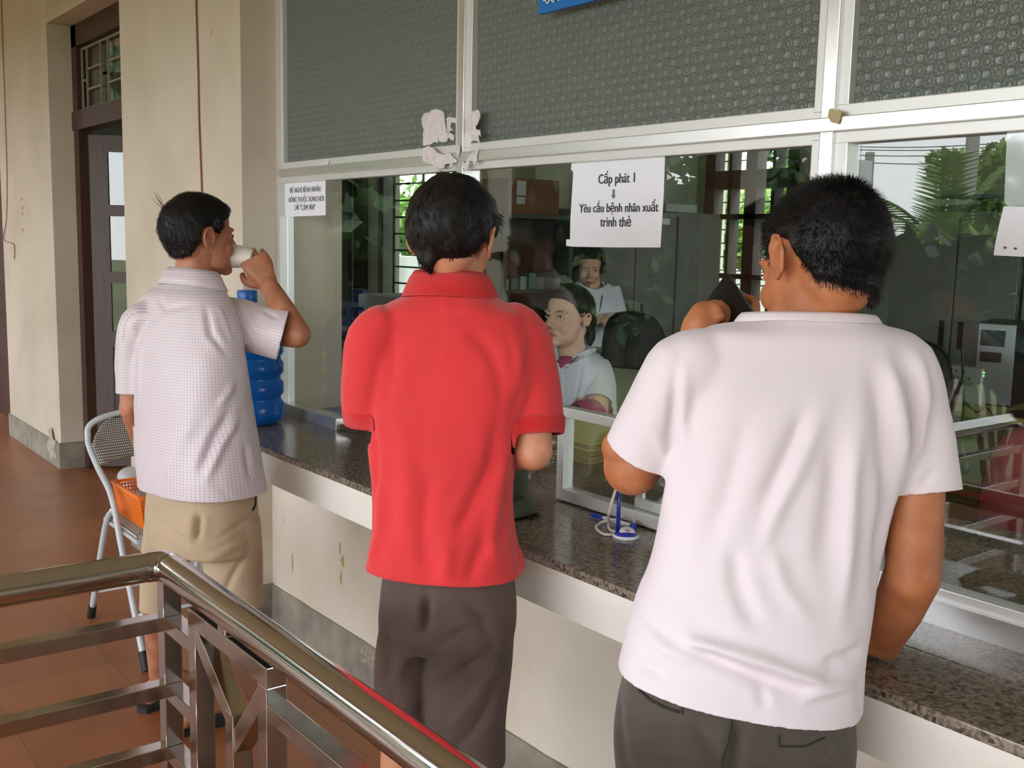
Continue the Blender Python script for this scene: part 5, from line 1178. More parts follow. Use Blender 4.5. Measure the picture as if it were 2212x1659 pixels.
# tall shutters left of that window
M_shut = mat('dull_olive_curtain', S(92, 96, 78), .9, vary=.15, vscale=3, stretch=(18, 1, .3))
def curtain(x0, x1, y, z0, z1, m, label, name='curtain'):
    mb = MB(); n_ = 50; rows = [[mb.bm.verts.new((x0+(x1-x0)*i/n_, y+.018*math.sin(i*1.1)+.006*math.sin(i*2.7), z)) for i in range(n_+1)] for z in (z0, (z0+z1)/2, z1)]
    for a, b_ in zip(rows, rows[1:]):
        for i in range(n_): mb.bm.faces.new((a[i], a[i+1], b_[i+1], b_[i]))
    o = obj(name, mb, m, smooth=True, solid=.004); return tag(o, label, 'curtain')
curtain(-8.15, -7.80, YL-.035, .02, 2.6, M_shut, 'dull olive curtain hanging beside the barred left window')
d3 = sempty('door_3', (-7.62, YL-.04, 0)); obj('door_leaf', MB().box((-7.70, YL-.06, .01), (-7.55, YL-.01, 2.4), bevel=.004), M_dw, d3)
# cabinets
M_cab = mat('grey_steel_cabinet', S(118, 120, 114), .45, vary=.04, vscale=3); M_dark = mat('black_plastic', S(20, 20, 22), .4)
def cabinet(x0, x1, y0, y1, h, facing, label, splits, name='metal_cabinet', lower=None):
    t = thing(name, label, 'cabinet', ((x0+x1)/2, (y0+y1)/2, 0), 'grey steel cabinets')
    obj('cabinet_body', MB().box((x0, y0, .0), (x1, y1, h), bevel=.004), M_cab, t)
    L0, L1 = (y0, y1) if facing == 'x' else (x0, x1); ed = [L0]+splits+[L1]
    for i, (a, b_) in enumerate(zip(ed, ed[1:])):
        if facing == 'x': d = MB().box((x1, a+.006, .06), (x1+.018, b_-.006, h-.03), bevel=.003); hx_ = (b_-.07) if i % 2 == 0 else a+.07; hnd = MB().box((x1+.018, hx_-.012, 1.0), (x1+.024, hx_+.012, 1.14), bevel=.002)
        else: d = MB().box((a+.006, y0-.018, .06), (b_-.006, y0, h-.03), bevel=.003); hx_ = (b_-.055) if i % 2 == 0 else a+.055; hnd = MB().box((hx_-.015, y0-.025, 1.0), (hx_+.015, y0-.018, 1.15), bevel=.002)
        do = obj('cabinet_door', d, M_cab, t); obj('handle', hnd, M_dark, do)
    return t
cabinet(XW+.01, -4.95, 4.36, 5.16, 1.74, 'x', 'grey steel cabinet with two doors behind the standing person in the white coat', [4.79])
cabinet(XW+.01, -4.95, 5.17, 5.60, 1.745, 'x', 'narrow grey steel cabinet end beside the barred back window', [])
cabinet(-3.47, -2.72, 5.40, 5.84, 1.74, 'y', 'wide dark grey steel cabinet with two doors behind the computer', [-3.07])
cabinet(-2.70, -1.95, 5.40, 5.84, 1.74, 'y', 'grey steel cabinet at the right edge of the photo behind the monitor', [-2.32])
obj_ = obj('cabinet_label', MB().box((-4.9315, 5.02, 1.66), (-4.93, 5.09, 1.70)), M_paper); tag(obj_, 'tiny white label near the top of the narrow steel cabinet', 'label')
M_file = mat('dark_blue_folder', S(26, 40, 84), .5); M_file2 = mat('pale_paper_pile', S(180, 184, 180), .8)
def fold_(name, a, b_, m, label, cat): o = obj(name, MB().box(a, b_, bevel=.004), m); return tag(o, label, cat)
fold_('file_folder', (-3.46, 5.44, 1.742), (-3.12, 5.78, 1.775), M_file, 'dark blue folder lying flat on the cabinet behind the computer', 'folder'); fold_('paper_pile', (-3.40, 5.46, 1.776), (-3.14, 5.74, 1.812), M_file2, 'pale pile of papers on the dark blue folder', 'papers'); fold_('file_folder', (-3.44, 5.45, 1.814), (-3.02, 5.76, 1.835), M_file, 'dark folder lying on top of the pale paper pile', 'folder')
fold_('file_folder', (-3.00, 5.45, 1.742), (-2.74, 5.75, 1.80), M_dark, 'black folder stack on the cabinet beside the dark blue folder', 'folder')
fold_('cardboard_box', (-5.36, 4.62, 1.742), (-5.02, 5.00, 1.90), mat('red_brown_box', S(122, 44, 40), .7), 'small dark red box on the steel cabinet above the standing person', 'box')
fold_('white_tray', (-5.34, 5.10, 1.747), (-4.98, 5.40, 1.80), M_file2, 'flat pale bundle on top of the narrow steel cabinet', 'bundle')
# glass fronted shelf with a carton on top
gs = thing('shelf_cabinet', 'dark glass fronted shelf cabinet with things inside behind the sitting person', 'cabinet', (-5.15, 4.02, 0))
M_dm = mat('dark_steel_shelf', S(72, 74, 68), .5); sx0, sx1, sy0, sy1 = -5.38, -4.96, 3.72, 4.30
obj('shelf_frame', MB().box((sx0, sy0, 0), (sx0+.01, sy1, 1.69)).box((sx0, sy0, 0), (sx1, sy0+.02, 1.69)).box((sx0, sy1-.02, 0), (sx1, sy1, 1.69)).box((sx0, sy0, 1.665), (sx1, sy1, 1.69)).box((sx0, sy0, 0), (sx1, sy1, .05)).box((sx1-.015, sy0, 0), (sx1, sy0+.05, 1.69)).box((sx1-.015, sy1-.05, 0), (sx1, sy1, 1.69)), M_dm, gs)
for z in (.45, .85, 1.22): obj('shelf', MB().box((sx0+.01, sy0+.02, z), (sx1-.02, sy1-.02, z+.018)), M_dm, gs)
obj('glass_door', MB().box((sx1-.012, sy0+.05, .06), (sx1-.008, sy1-.05, 1.66)), M_glass, gs)
rnd = random.Random(4)
for i in range(7):
    y = 3.79+i*.068; o = obj('medicine_box', MB().box((-5.12, y, 1.2385), (-5.03, y+.045+.01*rnd.random(), 1.2385+.06+.05*rnd.random())), [M_file2, mat('teal_box_%d' % i, S(110, 140, 132), .6)][i % 2]); tag(o, 'small pale box on the shelf behind the dark glass door', 'box', 'small boxes inside the dark shelf cabinet')
M_carton = mat('brown_carton', S(112, 74, 52), .8, vary=.08, vscale=9)
cb = thing('carton', 'brown cardboard carton with white labels on top of the glass fronted shelf', 'box', (-5.17, 3.98, 1.692)); obj('carton_body', MB().box((-5.34, 3.80, 1.692), (-5.0, 4.19, 1.90), bevel=.004), M_carton, cb)
obj('carton_label', MB().box((-5.0, 3.86, 1.80), (-4.9985, 3.93, 1.885)).box((-5.0, 3.86, 1.75), (-4.9985, 3.925, 1.79)), M_file2, cb)
# left back corner: green bag, dark rack
gbag = obj('hanging_bag', MB().loft([(Vector((-5.58, 4.12, 1.70)), Vector((.10, 0, 0)), Vector((0, .02, 0))), (Vector((-5.58, 4.12, 1.5)), Vector((.11, 0, 0)), Vector((0, .05, 0))), (Vector((-5.58, 4.12, 1.3)), Vector((.08, 0, 0)), Vector((0, .05, 0)))], n=20), mat('yellow_green_cloth', S(120, 140, 30), .8), smooth=True); tag(gbag, 'yellow green bag hanging beside the dark shelf right of the black haired head', 'bag')
rk = thing('dark_cupboard', 'dark wooden cupboard against the wall behind the head of the person in red', 'cupboard', (-5.95, 4.1, 0)); obj('cupboard_body', MB().box((-6.05, 4.16, 0), (-5.45, 4.31, 1.70), bevel=.004), M_dw, rk)
for a, b_ in ((-6.04, -5.76), (-5.74, -5.46)): obj('cupboard_door', MB().box((a, 4.145, .05), (b_, 4.16, 1.66), bevel=.003), M_dw, rk)
st_ = thing('office_desk', 'pale desk with white machines near the back wall behind the red shirt', 'desk', (-5.35, 3.3, 0))
obj('desk_top', MB().box((-5.75, 3.0, .98), (-4.95, 3.5, 1.01)), mat('grey_desk_top', S(120, 122, 122), .4), st_)
for x in (-5.7, -5.0):
    for y in (3.04, 3.46): obj('leg', MB().box((x-.02, y-.02, 0), (x+.02, y+.02, .98)), M_iron, st_)
pr_ = thing('printer', 'white printer on the pale desk behind the neck of the person in red', 'printer', (-5.35, 3.3, 1.01)); obj('printer_body', MB().box((-5.55, 3.1, 1.01), (-5.12, 3.45, 1.20), bevel=.02), M_file2, pr_, smooth='auto'); obj('paper_slot', MB().box((-5.50, 3.095, 1.06), (-5.18, 3.102, 1.09)), M_dark, pr_)
# left part seen through the first pane
tr_ = thing('trolley', 'dark metal trolley with two shelves seen through the first pane', 'trolley', (-5.9, 3.15, 0)); M_dkb = mat('dark_violet_rail', S(36, 32, 52), .4)
for z in (.62, .90, 1.10): obj('trolley_shelf', MB().box((-6.15, 3.0, z), (-5.48, 3.32, z+.022), bevel=.004), M_dkb, tr_)
for x in (-6.14, -5.49):
    for y in (3.01, 3.31): obj('leg', MB().cyl((x, y, 0), (x, y, 1.12), .012), M_iron, tr_)
wb = obj('white_container', MB().box((-6.05, 3.02, .9225), (-5.72, 3.25, 1.03), bevel=.025), M_file2, smooth='auto'); tag(wb, 'rounded white plastic container on the middle shelf of the trolley', 'container')
oc = thing('office_chair', 'dark red backed chair behind the end of the glass pane', 'chair', (-4.75, 2.75, 0)); obj('seat', MB().box((-4.95, 2.6, .44), (-4.55, 2.98, .50), bevel=.02), mat('maroon_seat', S(92, 40, 34), .7), oc, smooth='auto'); obj('backrest', MB().box((-4.95, 2.95, .58), (-4.55, 3.0, 1.0), bevel=.02), mat('maroon_back', S(92, 40, 34), .7), oc, smooth='auto')
for x in (-4.93, -4.57):
    for y in (2.62, 2.97): obj('leg', MB().cyl((x, y, 0), (x, y, .45 if y < 2.9 else .9), .012), M_iron, oc)
# computer desk at the right
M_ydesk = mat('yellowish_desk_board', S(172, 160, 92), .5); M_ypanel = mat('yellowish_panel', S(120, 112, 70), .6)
dk = thing('computer_desk', 'yellowish desk carrying the computer tower and the monitor', 'desk', (-2.4, 5.0, 0)); obj('desk_top', MB().box((-3.10, 4.80, .735), (-1.6, 5.36, .76), bevel=.003), M_ydesk, dk)
obj('side_panel', MB().box((-3.08, 4.84, 0), (-3.05, 5.34, .735)).box((-1.65, 4.84, 0), (-1.62, 5.34, .735)), M_ypanel, dk); obj('back_panel', MB().box((-3.05, 5.28, .1), (-1.65, 5.30, .735)), M_ypanel, dk)
pc = thing('computer_tower', 'black and silver computer tower standing on the yellowish desk', 'computer', (-2.75, 5.05, .76)); q0 = atz(2085, 866, .762)
Rz = Matrix.Rotation(math.radians(14), 4, 'Z'); Rz.translation = Vector((q0.x+.11, q0.y+.16, .761))
obj('case', MB().box((-.09, -.20, 0), (.09, .20, .42), Rz, bevel=.006), M_dark, pc); obj('front_panel', MB().box((-.088, -.212, .01), (.088, -.20, .41), Rz, bevel=.003), mat('silver_panel', S(150, 154, 156), .35, .4), pc)
obj('drive_bay', MB().box((-.075, -.215, .30), (.04, -.212, .38), Rz).box((-.07, -.215, .22), (.03, -.212, .27), Rz), M_dark, pc)
le_, nt, n, l, b = newmat('green_led'); b.inputs['Emission Color'].default_value = (.2, 1, .2, 1); b.inputs['Emission Strength'].default_value = 2; obj('power_light', MB().box((-.05, -.216, .16), (-.042, -.213, .168), Rz).box((-.05, -.216, .145), (-.042, -.213, .151), Rz), le_, pc)
pq = atz(2042, 866, .762); pb_ = thing('printer_carton', 'white carton with a red star and grey print on the desk left of the tower', 'box', pq); c0_ = Vector((pq.x-.02, pq.y+.02, .761))
obj('carton_body', MB().box(c0_+Vector((-.02, 0, 0)), c0_+Vector((.19, .16, .185)), bevel=.003), M_file2, pb_)
M_gink = mat('grey_carton_print', S(70, 70, 74), .6)
lettering('PRINTER', c0_+Vector((.085, -.001, .125)), ZA, XA, .11, pb_, M_gink, bold=.01); lettering('CARTRIDGE', c0_+Vector((.085, -.001, .10)), ZA, XA, .13, pb_, M_gink, bold=.01); lettering('12A', c0_+Vector((.085, -.001, .055)), ZA, XA, .06, pb_, M_gink, bold=.02)
obj('red_star', MB().prism([c0_+Vector((.055+.011*(1 if i % 2 == 0 else .42)*math.sin(i*PI/5), -.001, .160+.011*(1 if i % 2 == 0 else .42)*math.cos(i*PI/5))) for i in range(10)], (0, -.0006, 0)), mat('star_red', S(170, 40, 44), .6), pb_)
mo = thing('monitor', 'black computer monitor at the right edge of the photo', 'monitor', (-2.15, 5.1, .76)); obj('screen', MB().box((-2.42, 5.08, .85), (-1.98, 5.12, 1.18), bevel=.008), M_dark, mo); obj('stand', MB().box((-2.23, 5.11, .77), (-2.17, 5.14, .98)).box((-2.33, 5.0, .761), (-2.07, 5.2, .772)), M_dark, mo)
fold_('keyboard', (-2.45, 4.84, .761), (-2.02, 4.97, .785), M_dark, 'black keyboard on the desk in front of the monitor', 'keyboard')
for i, pts in enumerate(([(2078, 745), (2080, 800), (2082, 880), (2080, 950), (2086, 1000), (2066, 1020)], [(2085, 870), (2110, 890), (2130, 880), (2150, 905)], [(2050, 870), (2070, 840), (2082, 800)], [(2090, 930), (2105, 915), (2120, 935), (2100, 950), (2140, 945)])):
    o = obj('computer_cable', MB().tube([aty(x, y, 4.775) for x, y in pts], .006, n=6, sub=5), M_dark, smooth=True); tag(o, 'black cable hanging down over the edge of the computer desk', 'cable', 'black cables at the computer desk')
o = obj('power_plug_cluster', MB().ell(aty(2072, 985, 4.77), (.03, .02, .07)).ell(aty(2085, 1010, 4.77), (.02, .02, .04)), M_dark, smooth=True); tag(o, 'black cluster of plugs hanging under the computer desk', 'plugs')
def swivel(name, c, yaw, w, h, zb, m, label, seat_z=.46):
    c = Vector(c); t = thing(name, label, 'chair', (c.x, c.y, 0)); R = Matrix.Rotation(yaw, 4, 'Z'); R.translation = c
    mb = MB(); n_ = 28; pts = []
    for i in range(n_):
        a = 2*PI*i/n_; x = math.copysign(abs(math.cos(a))**.6, math.cos(a))*w/2; z = math.copysign(abs(math.sin(a))**.62, math.sin(a))*h/2*(1 if math.sin(a) > 0 else .95); x *= 1-.10*(z/(h/2)) ; pts.append((x, z))
    rings = [[mb.bm.verts.new(R @ Vector((x*s_, .10+dy+.06*(x/w*2)**2*-1, zb+h/2+z*s_))) for x, z in pts] for s_, dy in ((.01, -.012), (.6, -.014), (.93, -.006), (1.0, .012), (.97, .035), (.7, .05), (.01, .052))]
    mb.skin(rings, cap=False); obj('backrest', mb, m, t, smooth=True)
    shell = MB(); rings = [[shell.bm.verts.new(R @ Vector((x*s_, .10+dy-.06*(x/w*2)**2, zb+h/2+z*s_))) for x, z in pts] for s_, dy in ((1.01, .012), (1.03, .03), (1.0, .05), (.6, .066), (.01, .068))]
    shell.skin(rings, cap=False); obj('back_shell', shell, M_dark, t, smooth=True)
    s2_ = MB().loft([(R @ Vector((0, -.16, seat_z-.04)), R.to_3x3() @ Vector((.23, 0, 0)), R.to_3x3() @ Vector((0, .22, 0))), (R @ Vector((0, -.16, seat_z)), R.to_3x3() @ Vector((.245, 0, 0)), R.to_3x3() @ Vector((0, .235, 0))), (R @ Vector((0, -.16, seat_z+.04)), R.to_3x3() @ Vector((.22, 0, 0)), R.to_3x3() @ Vector((0, .21, 0)))], n=28, pw=3); obj('seat', s2_, m, t, smooth=True)
    obj('gas_column', MB().cyl(R @ Vector((0, -.16, .08)), R @ Vector((0, -.16, seat_z-.04)), .03), M_dark, t); obj('back_bracket', MB().tube([R @ Vector((0, -.10, seat_z-.05)), R @ Vector((0, .14, seat_z-.04)), R @ Vector((0, .17, zb+.1))], .018, n=8), M_dark, t, smooth=True)
    for k in range(5):
        a = 2*PI*k/5; e_ = R @ Vector((math.cos(a)*.27, -.16+math.sin(a)*.27, .07)); obj('leg', MB().bar(R @ Vector((0, -.16, .10)), e_, .04, .025), M_dark, t); obj('caster', MB().ell((e_.x, e_.y, .028), (.028, .028, .028)), M_dark, t)
    return t
M_redch = mat('dark_red_upholstery', S(134, 50, 54), .9, bump=.2, bscale=300, vary=.06, vscale=9); M_blkch = mat('black_upholstery', S(30, 30, 32), .8)
rc = aty(2222, 1015, 3.55); swivel('swivel_chair', (rc.x+.11, 3.55, 0), math.radians(20), .50, .53, .42, M_redch, 'dark red swivel chair back at the right edge of the photo')
kc = aty(1400, 790, 3.3); swivel('swivel_chair', (kc.x, 3.3, 0), math.radians(95), .44, .60, .62, M_blkch, 'black swivel chair behind the sitting person in the white coat')
kc = aty(1945, 800, 4.3); swivel('swivel_chair', (kc.x, 4.3, 0), math.radians(10), .44, .55, .56, M_blkch, 'black swivel chair back just above the white shirt shoulder')

# ------------------------------------------------------------------ people in the office
M_coat = mat('white_coat_cloth', S(208, 210, 222), .8, bump=.15, bscale=400, vary=.03, vscale=9); M_eye = mat('eye_white', S(225, 222, 215), .25); M_iris = mat('dark_iris', S(30, 20, 16), .15); M_lip = mat('lips', S(178, 96, 90), .45); M_mag = mat('magenta_cloth', S(158, 30, 84), .8)
def face(F, parent, k=1.0, look=(0, 0)):
    for s_ in (-1, 1):
        mb = MB().ell(F @ (Vector((s_*.031, .0825, .004))*k), Vector((.0125, .0045, .0052))*k, F.to_3x3()); e_ = obj('eye', mb, M_eye, parent, smooth=True)
        obj('iris', MB().ell(F @ (Vector((s_*.031+look[0], .0862, .0045+look[1]))*k), Vector((.0052, .0016, .0050))*k, F.to_3x3()), M_iris, e_, smooth=True)
        obj('eyelid', MB().tube([F @ (Vector(p)*k) for p in ((s_*.017, .0855, .0045), (s_*.024, .0880, .0095), (s_*.033, .0872, .0105), (s_*.045, .0800, .0050))], .0012*k, n=6), M_hair, parent, smooth=True)
        obj('eyebrow', MB().tube([F @ (Vector(p)*k) for p in ((s_*.014, .0905, .0210), (s_*.030, .0895, .0265), (s_*.050, .0770, .0215))], [.0022*k, .0026*k, .0010*k], n=8, flat=.6), M_hair, parent, smooth=True)
    obj('lips', MB().tube([F @ (Vector(p)*k) for p in ((-.022, .0865, -.0625), (-.010, .0955, -.0600), (0, .0970, -.0612), (.010, .0955, -.0600), (.022, .0865, -.0625))], [.001*k, .0040*k, .0042*k, .0040*k, .001*k], n=8).tube([F @ (Vector(p)*k) for p in ((-.019, .0870, -.0640), (0, .0960, -.0695), (.019, .0870, -.0640))], [.001*k, .0052*k, .001*k], n=8), M_lip, parent, smooth=True)
face(HD1, m1, 1.02); face(HD2, m2, KH2); face(HD3, m3, KH3)
# seated person in a white coat
D4 = 4.35
def P4(x, y, d=0): return at(x, y, D4+d)
w1 = thing('person', 'person in a white coat with tied back black hair sitting behind the glass', 'person', (P4(1240, 900).x, P4(1240, 900).y, 0))
f4 = (-HR*.68-HF*.73+ZA*.10); HD4 = frame3(P4(1228, 690), f4, ZA); fb = (-HR*.5-HF*.86).normalized(); l4 = fb.cross(ZA).normalized()
body = MB(); add_head(body, HD4, 1.12, ek=.78); body.ell(HD4 @ Vector((0, .026, -.040)), (.074, .068, .056), HD4.to_3x3()); [body.ell(HD4 @ Vector((s_*.037, .055, -.036)), (.028, .029, .032), HD4.to_3x3()) for s_ in (-1, 1)]
body.tube([P4(1228, 690, .01), P4(1235, 745, .02), P4(1240, 790, .03)], [.055, .054, .075], n=24)
torso_rings(body, [(P4(1240, 775, .02), l4*.14, fb*.07), (P4(1243, 810, .02), l4*.155, fb*.09), (P4(1248, 880, .02), l4*.14, fb*.10), (P4(1250, 960, .02), l4*.14, fb*.11), (P4(1250, 1030, .02), l4*.17, fb*.13)])
ls, le, lw = P4(1298, 800, -.02), P4(1290, 893, -.12), P4(1210, 905, -.32)
body.tube([ls, ls.lerp(le, .5), le], [.05, .045, .04], n=18); body.tube([le, le.lerp(lw, .5), lw], [.04, .036, .026], n=18); add_hand(body, frame3(lw, (lw-le), ZA), side=1, curl=(.3, .35, .4, .4))
rs4, re4, rw4 = P4(1190, 790, .10), P4(1175, 890, .02), P4(1150, 915, -.22)
body.tube([rs4, re4], [.048, .04], n=18); body.tube([re4, rw4], [.04, .027], n=18); add_hand(body, frame3(rw4, (rw4-re4), ZA), side=-1, curl=(.3, .35, .4, .4))
for s_ in (-1, 1):
    hp = P4(1250, 1030, .02)+l4*.09*s_; kn = Vector((hp.x, hp.y, .50))+fb*.40; hp = Vector((hp.x, hp.y, .53)); leg(body, hp, kn, Vector((kn.x, kn.y, .085)), r=(.08, .058, .05, .035), toe_dir=fb)
obj('body', remesh(body, .0048, 3), M_skinw, w1, smooth=True); face(HD4, w1, 1.12, (-.002, .001))
fh = [(-.12, -.05), (-.06, -.05), (-.03, -.02), (-.018, .012), (.0, .030), (.02, .016), (.035, .034), (.05, .052), (.075, .068), (.10, .074)]
hair('hair', HD4, w1, .012, fh, 1.12, seed=12, noise_amp=.0015, strands=2500, slen=.03, lift=.02, crown=(0, .10, .08), nscale=60, taper=.03)
bn = MB(); q = HD4 @ Vector((0, -.125, .00)); bmesh.ops.create_icosphere(bn.bm, subdivisions=4, radius=1)
for v in bn.bm.verts: dd_ = v.co.copy(); v.co = q+HD4.to_3x3() @ Vector((dd_.x*.040, dd_.y*.038, dd_.z*.048))*(1+.10*noise.noise(dd_*4))
bn.tube([HD4 @ Vector((0, -.13, -.01)), HD4 @ Vector((0, -.145, -.07)), HD4 @ Vector((0, -.12, -.13))], [.030, .028, .008], n=14); obj('ponytail', bn, M_hair, w1, smooth=True)
co_ = MB(); torso_rings(co_, [(P4(1238, 752, .02), l4*.062, fb*.062), (P4(1240, 768, .02), l4*.12, fb*.078), (P4(1243, 800, .02), l4*.165, fb*.10), (P4(1248, 870, .02), l4*.165, fb*.12), (P4(1250, 950, .02), l4*.165, fb*.125), (P4(1250, 1020, .02), l4*.19, fb*.15)])
co_.tube([P4(1285, 790, -.01), P4(1293, 815, -.03), P4(1290, 862, -.085), P4(1285, 895, -.13)], [.058, .066, .062, .06], n=22); co_.tube([P4(1195, 785, .08), P4(1185, 830, .07), P4(1178, 880, .03)], [.05, .058, .054], n=22)
co_ = remesh(co_, .006, 4); cut(co_, P4(1288, 868, -.095), P4(1285, 895, -.13)-P4(1293, 815, -.03), .085); cut(co_, P4(1238, 762, .02), ZA+fb*.6, .10)
co_ = folds(co_, [([(1262, 780), (1250, 830), (1235, 900)], -.005, .010), ([(1290, 800), (1275, 830), (1262, 850)], -.006, .012), ([(1215, 800), (1212, 860), (1215, 900)], .004, .012)]); rumple(co_, .004, 14, 5); coo = obj('white_coat', co_, M_coat, w1, smooth=True, solid=.003)
nk = P4(1238, 762, .02)
for s_ in (-1, 1):
    a_ = nk-fb*.06+ZA*.03+l4*.02*s_; b1 = nk+l4*.075*s_+ZA*.022; c1 = nk+fb*.105-ZA*.075+l4*.012*s_; d1_ = nk+fb*.095-ZA*.085+l4*.075*s_; e1_ = nk+l4*.105*s_-ZA*.012+fb*.02
    obj('coat_lapel', MB().prism([b1+fb*.0, a_, b1-fb*.03+l4*.02*s_, e1_, d1_, c1, nk+fb*.06+l4*.035*s_-ZA*.01], (fb*.3+ZA*.3).normalized()*.003), M_coat, coo)
obj('undershirt', MB().ell(nk+fb*.045-ZA*.055, (.055, .055, .05)), M_mag, w1, smooth=True)
obj('lanyard', MB().tube([nk+fb*.03-l4*.05, nk+fb*.075-l4*.035-ZA*.025, nk+fb*.10-l4*.02-ZA*.055], .003, n=6), mat('blue_lanyard', S(40, 60, 130), .6), w1)
cfm = P4(1248, 880, -.215); pk = MB(); bmesh.ops.create_icosphere(pk.bm, subdivisions=4, radius=1)
mcu = MB(); aX = (lw-le).normalized(); rr_ = []
aY = aX.cross(ZA).normalized(); aZ = aY.cross(aX)
for i in range(13):
    t = i/12; c = le.lerp(lw, .05+t*.55); r = .050+.012*math.sin(PI*t)+.003*math.sin(t*22)
    rr_.append([mcu.bm.verts.new(c+(aY*math.cos(u)+aZ*math.sin(u))*r*(1+.06*math.sin(5*u+t*6))) for u in [2*PI*k/32 for k in range(32)]])
mcu.skin(rr_, cap=False); obj('magenta_cuff', mcu, M_mag, w1, smooth=True)
# standing person in a white coat
D5 = 6.15
def P5(x, y, d=0): return at(x, y, D5+d)
w5 = thing('person', 'person in a white coat with a blue lanyard standing at the back looking down', 'person', (P5(1280, 700).x, P5(1280, 700).y, 0))
f5 = (-HF*.92+HR*.02-ZA*.32); HD5 = frame3(P5(1273, 575), f5, ZA); fb5 = (-HF+HR*.15).normalized(); l5 = fb5.cross(ZA).normalized()
body = MB(); add_head(body, HD5, 1.0, ek=.8); body.tube([P5(1274, 580, .02), P5(1277, 610, .03), P5(1280, 640, .03)], [.054, .052, .07], n=20)
torso_rings(body, [(P5(1280, 625, .02), l5*.13, fb5*.06), (P5(1280, 680, .02), l5*.14, fb5*.09), (P5(1280, 780, .02), l5*.13, fb5*.1), (P5(1280, 900, .02), l5*.13, fb5*.1)])
for s_, (sx_, sy_), (ex, ey), (wx, wy) in ((1, (1235, 625), (1226, 690), (1285, 690)), (-1, (1325, 625), (1332, 690), (1302, 688))):
    S_, E_, W_ = P5(sx_, sy_, .02), P5(ex, ey, 0), P5(wx, wy, -.16); body.tube([S_, E_], [.045, .038], n=14); body.tube([E_, W_], [.038, .026], n=14); add_hand(body, frame3(W_, (P5(1295, 690, -.20)-W_)+HR*(.02 if s_ > 0 else -.02), ZA-HF*.5), side=-s_, curl=(.7, .75, .8, .85))
for s_ in (-1, 1):
    hp = P5(1280, 900)+l5*.08*s_; an = Vector((hp.x, hp.y, .085)); leg(body, hp, hp.lerp(an, .5), an, toe_dir=fb5)
obj('body', remesh(body, .006, 2), M_skinw, w5, smooth=True); face(HD5, w5)
fh5 = [(-.12, -.07), (-.05, -.07), (-.02, -.055), (.0, -.05), (.02, -.035), (.035, .030), (.05, .055), (.075, .070), (.10, .080)]
hair('hair', HD5, w5, .020, fh5, 1.0, seed=14, noise_amp=.004, strands=2500, slen=.03, lift=.05, nscale=40)
co_ = MB(); torso_rings(co_, [(P5(1279, 606, .02), l5*.06, fb5*.06), (P5(1279, 616, .02), l5*.12, fb5*.075), (P5(1280, 635, .02), l5*.155, fb5*.09), (P5(1280, 690, .02), l5*.155, fb5*.115), (P5(1282, 750, .02), l5*.15, fb5*.12), (P5(1284, 800, .02), l5*.165, fb5*.13)])
for (sx_, sy_), (ex, ey), (wx, wy) in (((1240, 622), (1224, 688), (1276, 693)), ((1322, 622), (1336, 690), (1310, 694))):
    co_.tube([P5(sx_, sy_, .02), P5((sx_+ex)/2, (sy_+ey)/2, .01), P5(ex, ey, -.01), P5((ex+wx)/2, (ey+wy)/2, -.08), P5(wx, wy, -.15)], [.05, .056, .052, .044, .036], n=18)
co_ = remesh(co_, .007, 3); cut(co_, P5(1279, 612, .02), ZA+fb5*.5, .09); cut(co_, P5(1283, 745, .02), -ZA, .26); rumple(co_, .005, 12, 9); coo = obj('white_coat', co_, M_coat, w5, smooth=True, solid=.003)
nk = P5(1279, 612, .02)
for s_ in (-1, 1): obj('coat_lapel', MB().prism([nk+l5*.06*s_+ZA*.01, nk+l5*.10*s_-ZA*.015+fb5*.03, nk+l5*.055*s_-ZA*.09+fb5*.10, nk+l5*.012*s_-ZA*.10+fb5*.10], fb5*.004), M_coat, coo)
obj('lanyard', MB().tube([nk+fb5*.02-l5*.055, nk+fb5*.10-l5*.04-ZA*.07, nk+fb5*.135-ZA*.20, nk+fb5*.10+l5*.04-ZA*.07, nk+fb5*.02+l5*.055], .004, n=6), mat('navy_lanyard', S(36, 48, 110), .6), w5)
obj('trousers', remesh(MB().loft([(P5(1282, 730, .02), l5*.13, fb5*.10), (P5(1282, 860, .02), l5*.15, fb5*.12), (P5(1282, 900, .02), l5*.14, fb5*.11)]).tube([P5(1282, 890)+l5*.08, Vector(((P5(1282, 890)+l5*.08).x, (P5(1282, 890)+l5*.08).y, .1))], [.09, .08], n=18).tube([P5(1282, 890)-l5*.08, Vector(((P5(1282, 890)-l5*.08).x, (P5(1282, 890)-l5*.08).y, .1))], [.09, .08], n=18), .012, 2), M_dark, w5, smooth=True)
# room beyond the door: bright window with a yellow curtain
curtain(-11.8, -9.6, 3.45, .9, 2.05, mat('yellow_curtain', S(216, 186, 84), .8), 'yellow curtain in the side room seen through the glazed door leaf')
struct('wall_side', MB().box((-12.1, 2.01, 0), (-12.0, YL, 3.35)), M_room)
# ------------------------------------------------------------------ the yard in front, seen in the glass, and the garden behind
def leafm(name, c, c2):
    m, nt, n, l, b = newmat(name); b.inputs['Roughness'].default_value = .5
    oi = n.new('ShaderNodeTexCoord'); t = n.new('ShaderNodeTexNoise'); t.inputs['Scale'].default_value = 3.5; l.new(oi.outputs['Object'], t.inputs['Vector'])
    r = n.new('ShaderNodeValToRGB'); r.color_ramp.elements[0].position = .35; r.color_ramp.elements[0].color = c2; r.color_ramp.elements[1].position = .65; r.color_ramp.elements[1].color = c; l.new(t.outputs['Fac'], r.inputs[0]); l.new(r.outputs[0], b.inputs['Base Color'])
    tl = n.new('ShaderNodeBsdfTranslucent'); l.new(r.outputs[0], tl.inputs[0]); x = n.new('ShaderNodeMixShader'); x.inputs[0].default_value = .3; l.new(b.outputs[0], x.inputs[1]); l.new(tl.outputs[0], x.inputs[2]); l.new(x.outputs[0], n['Material Output'].inputs[0]); return m
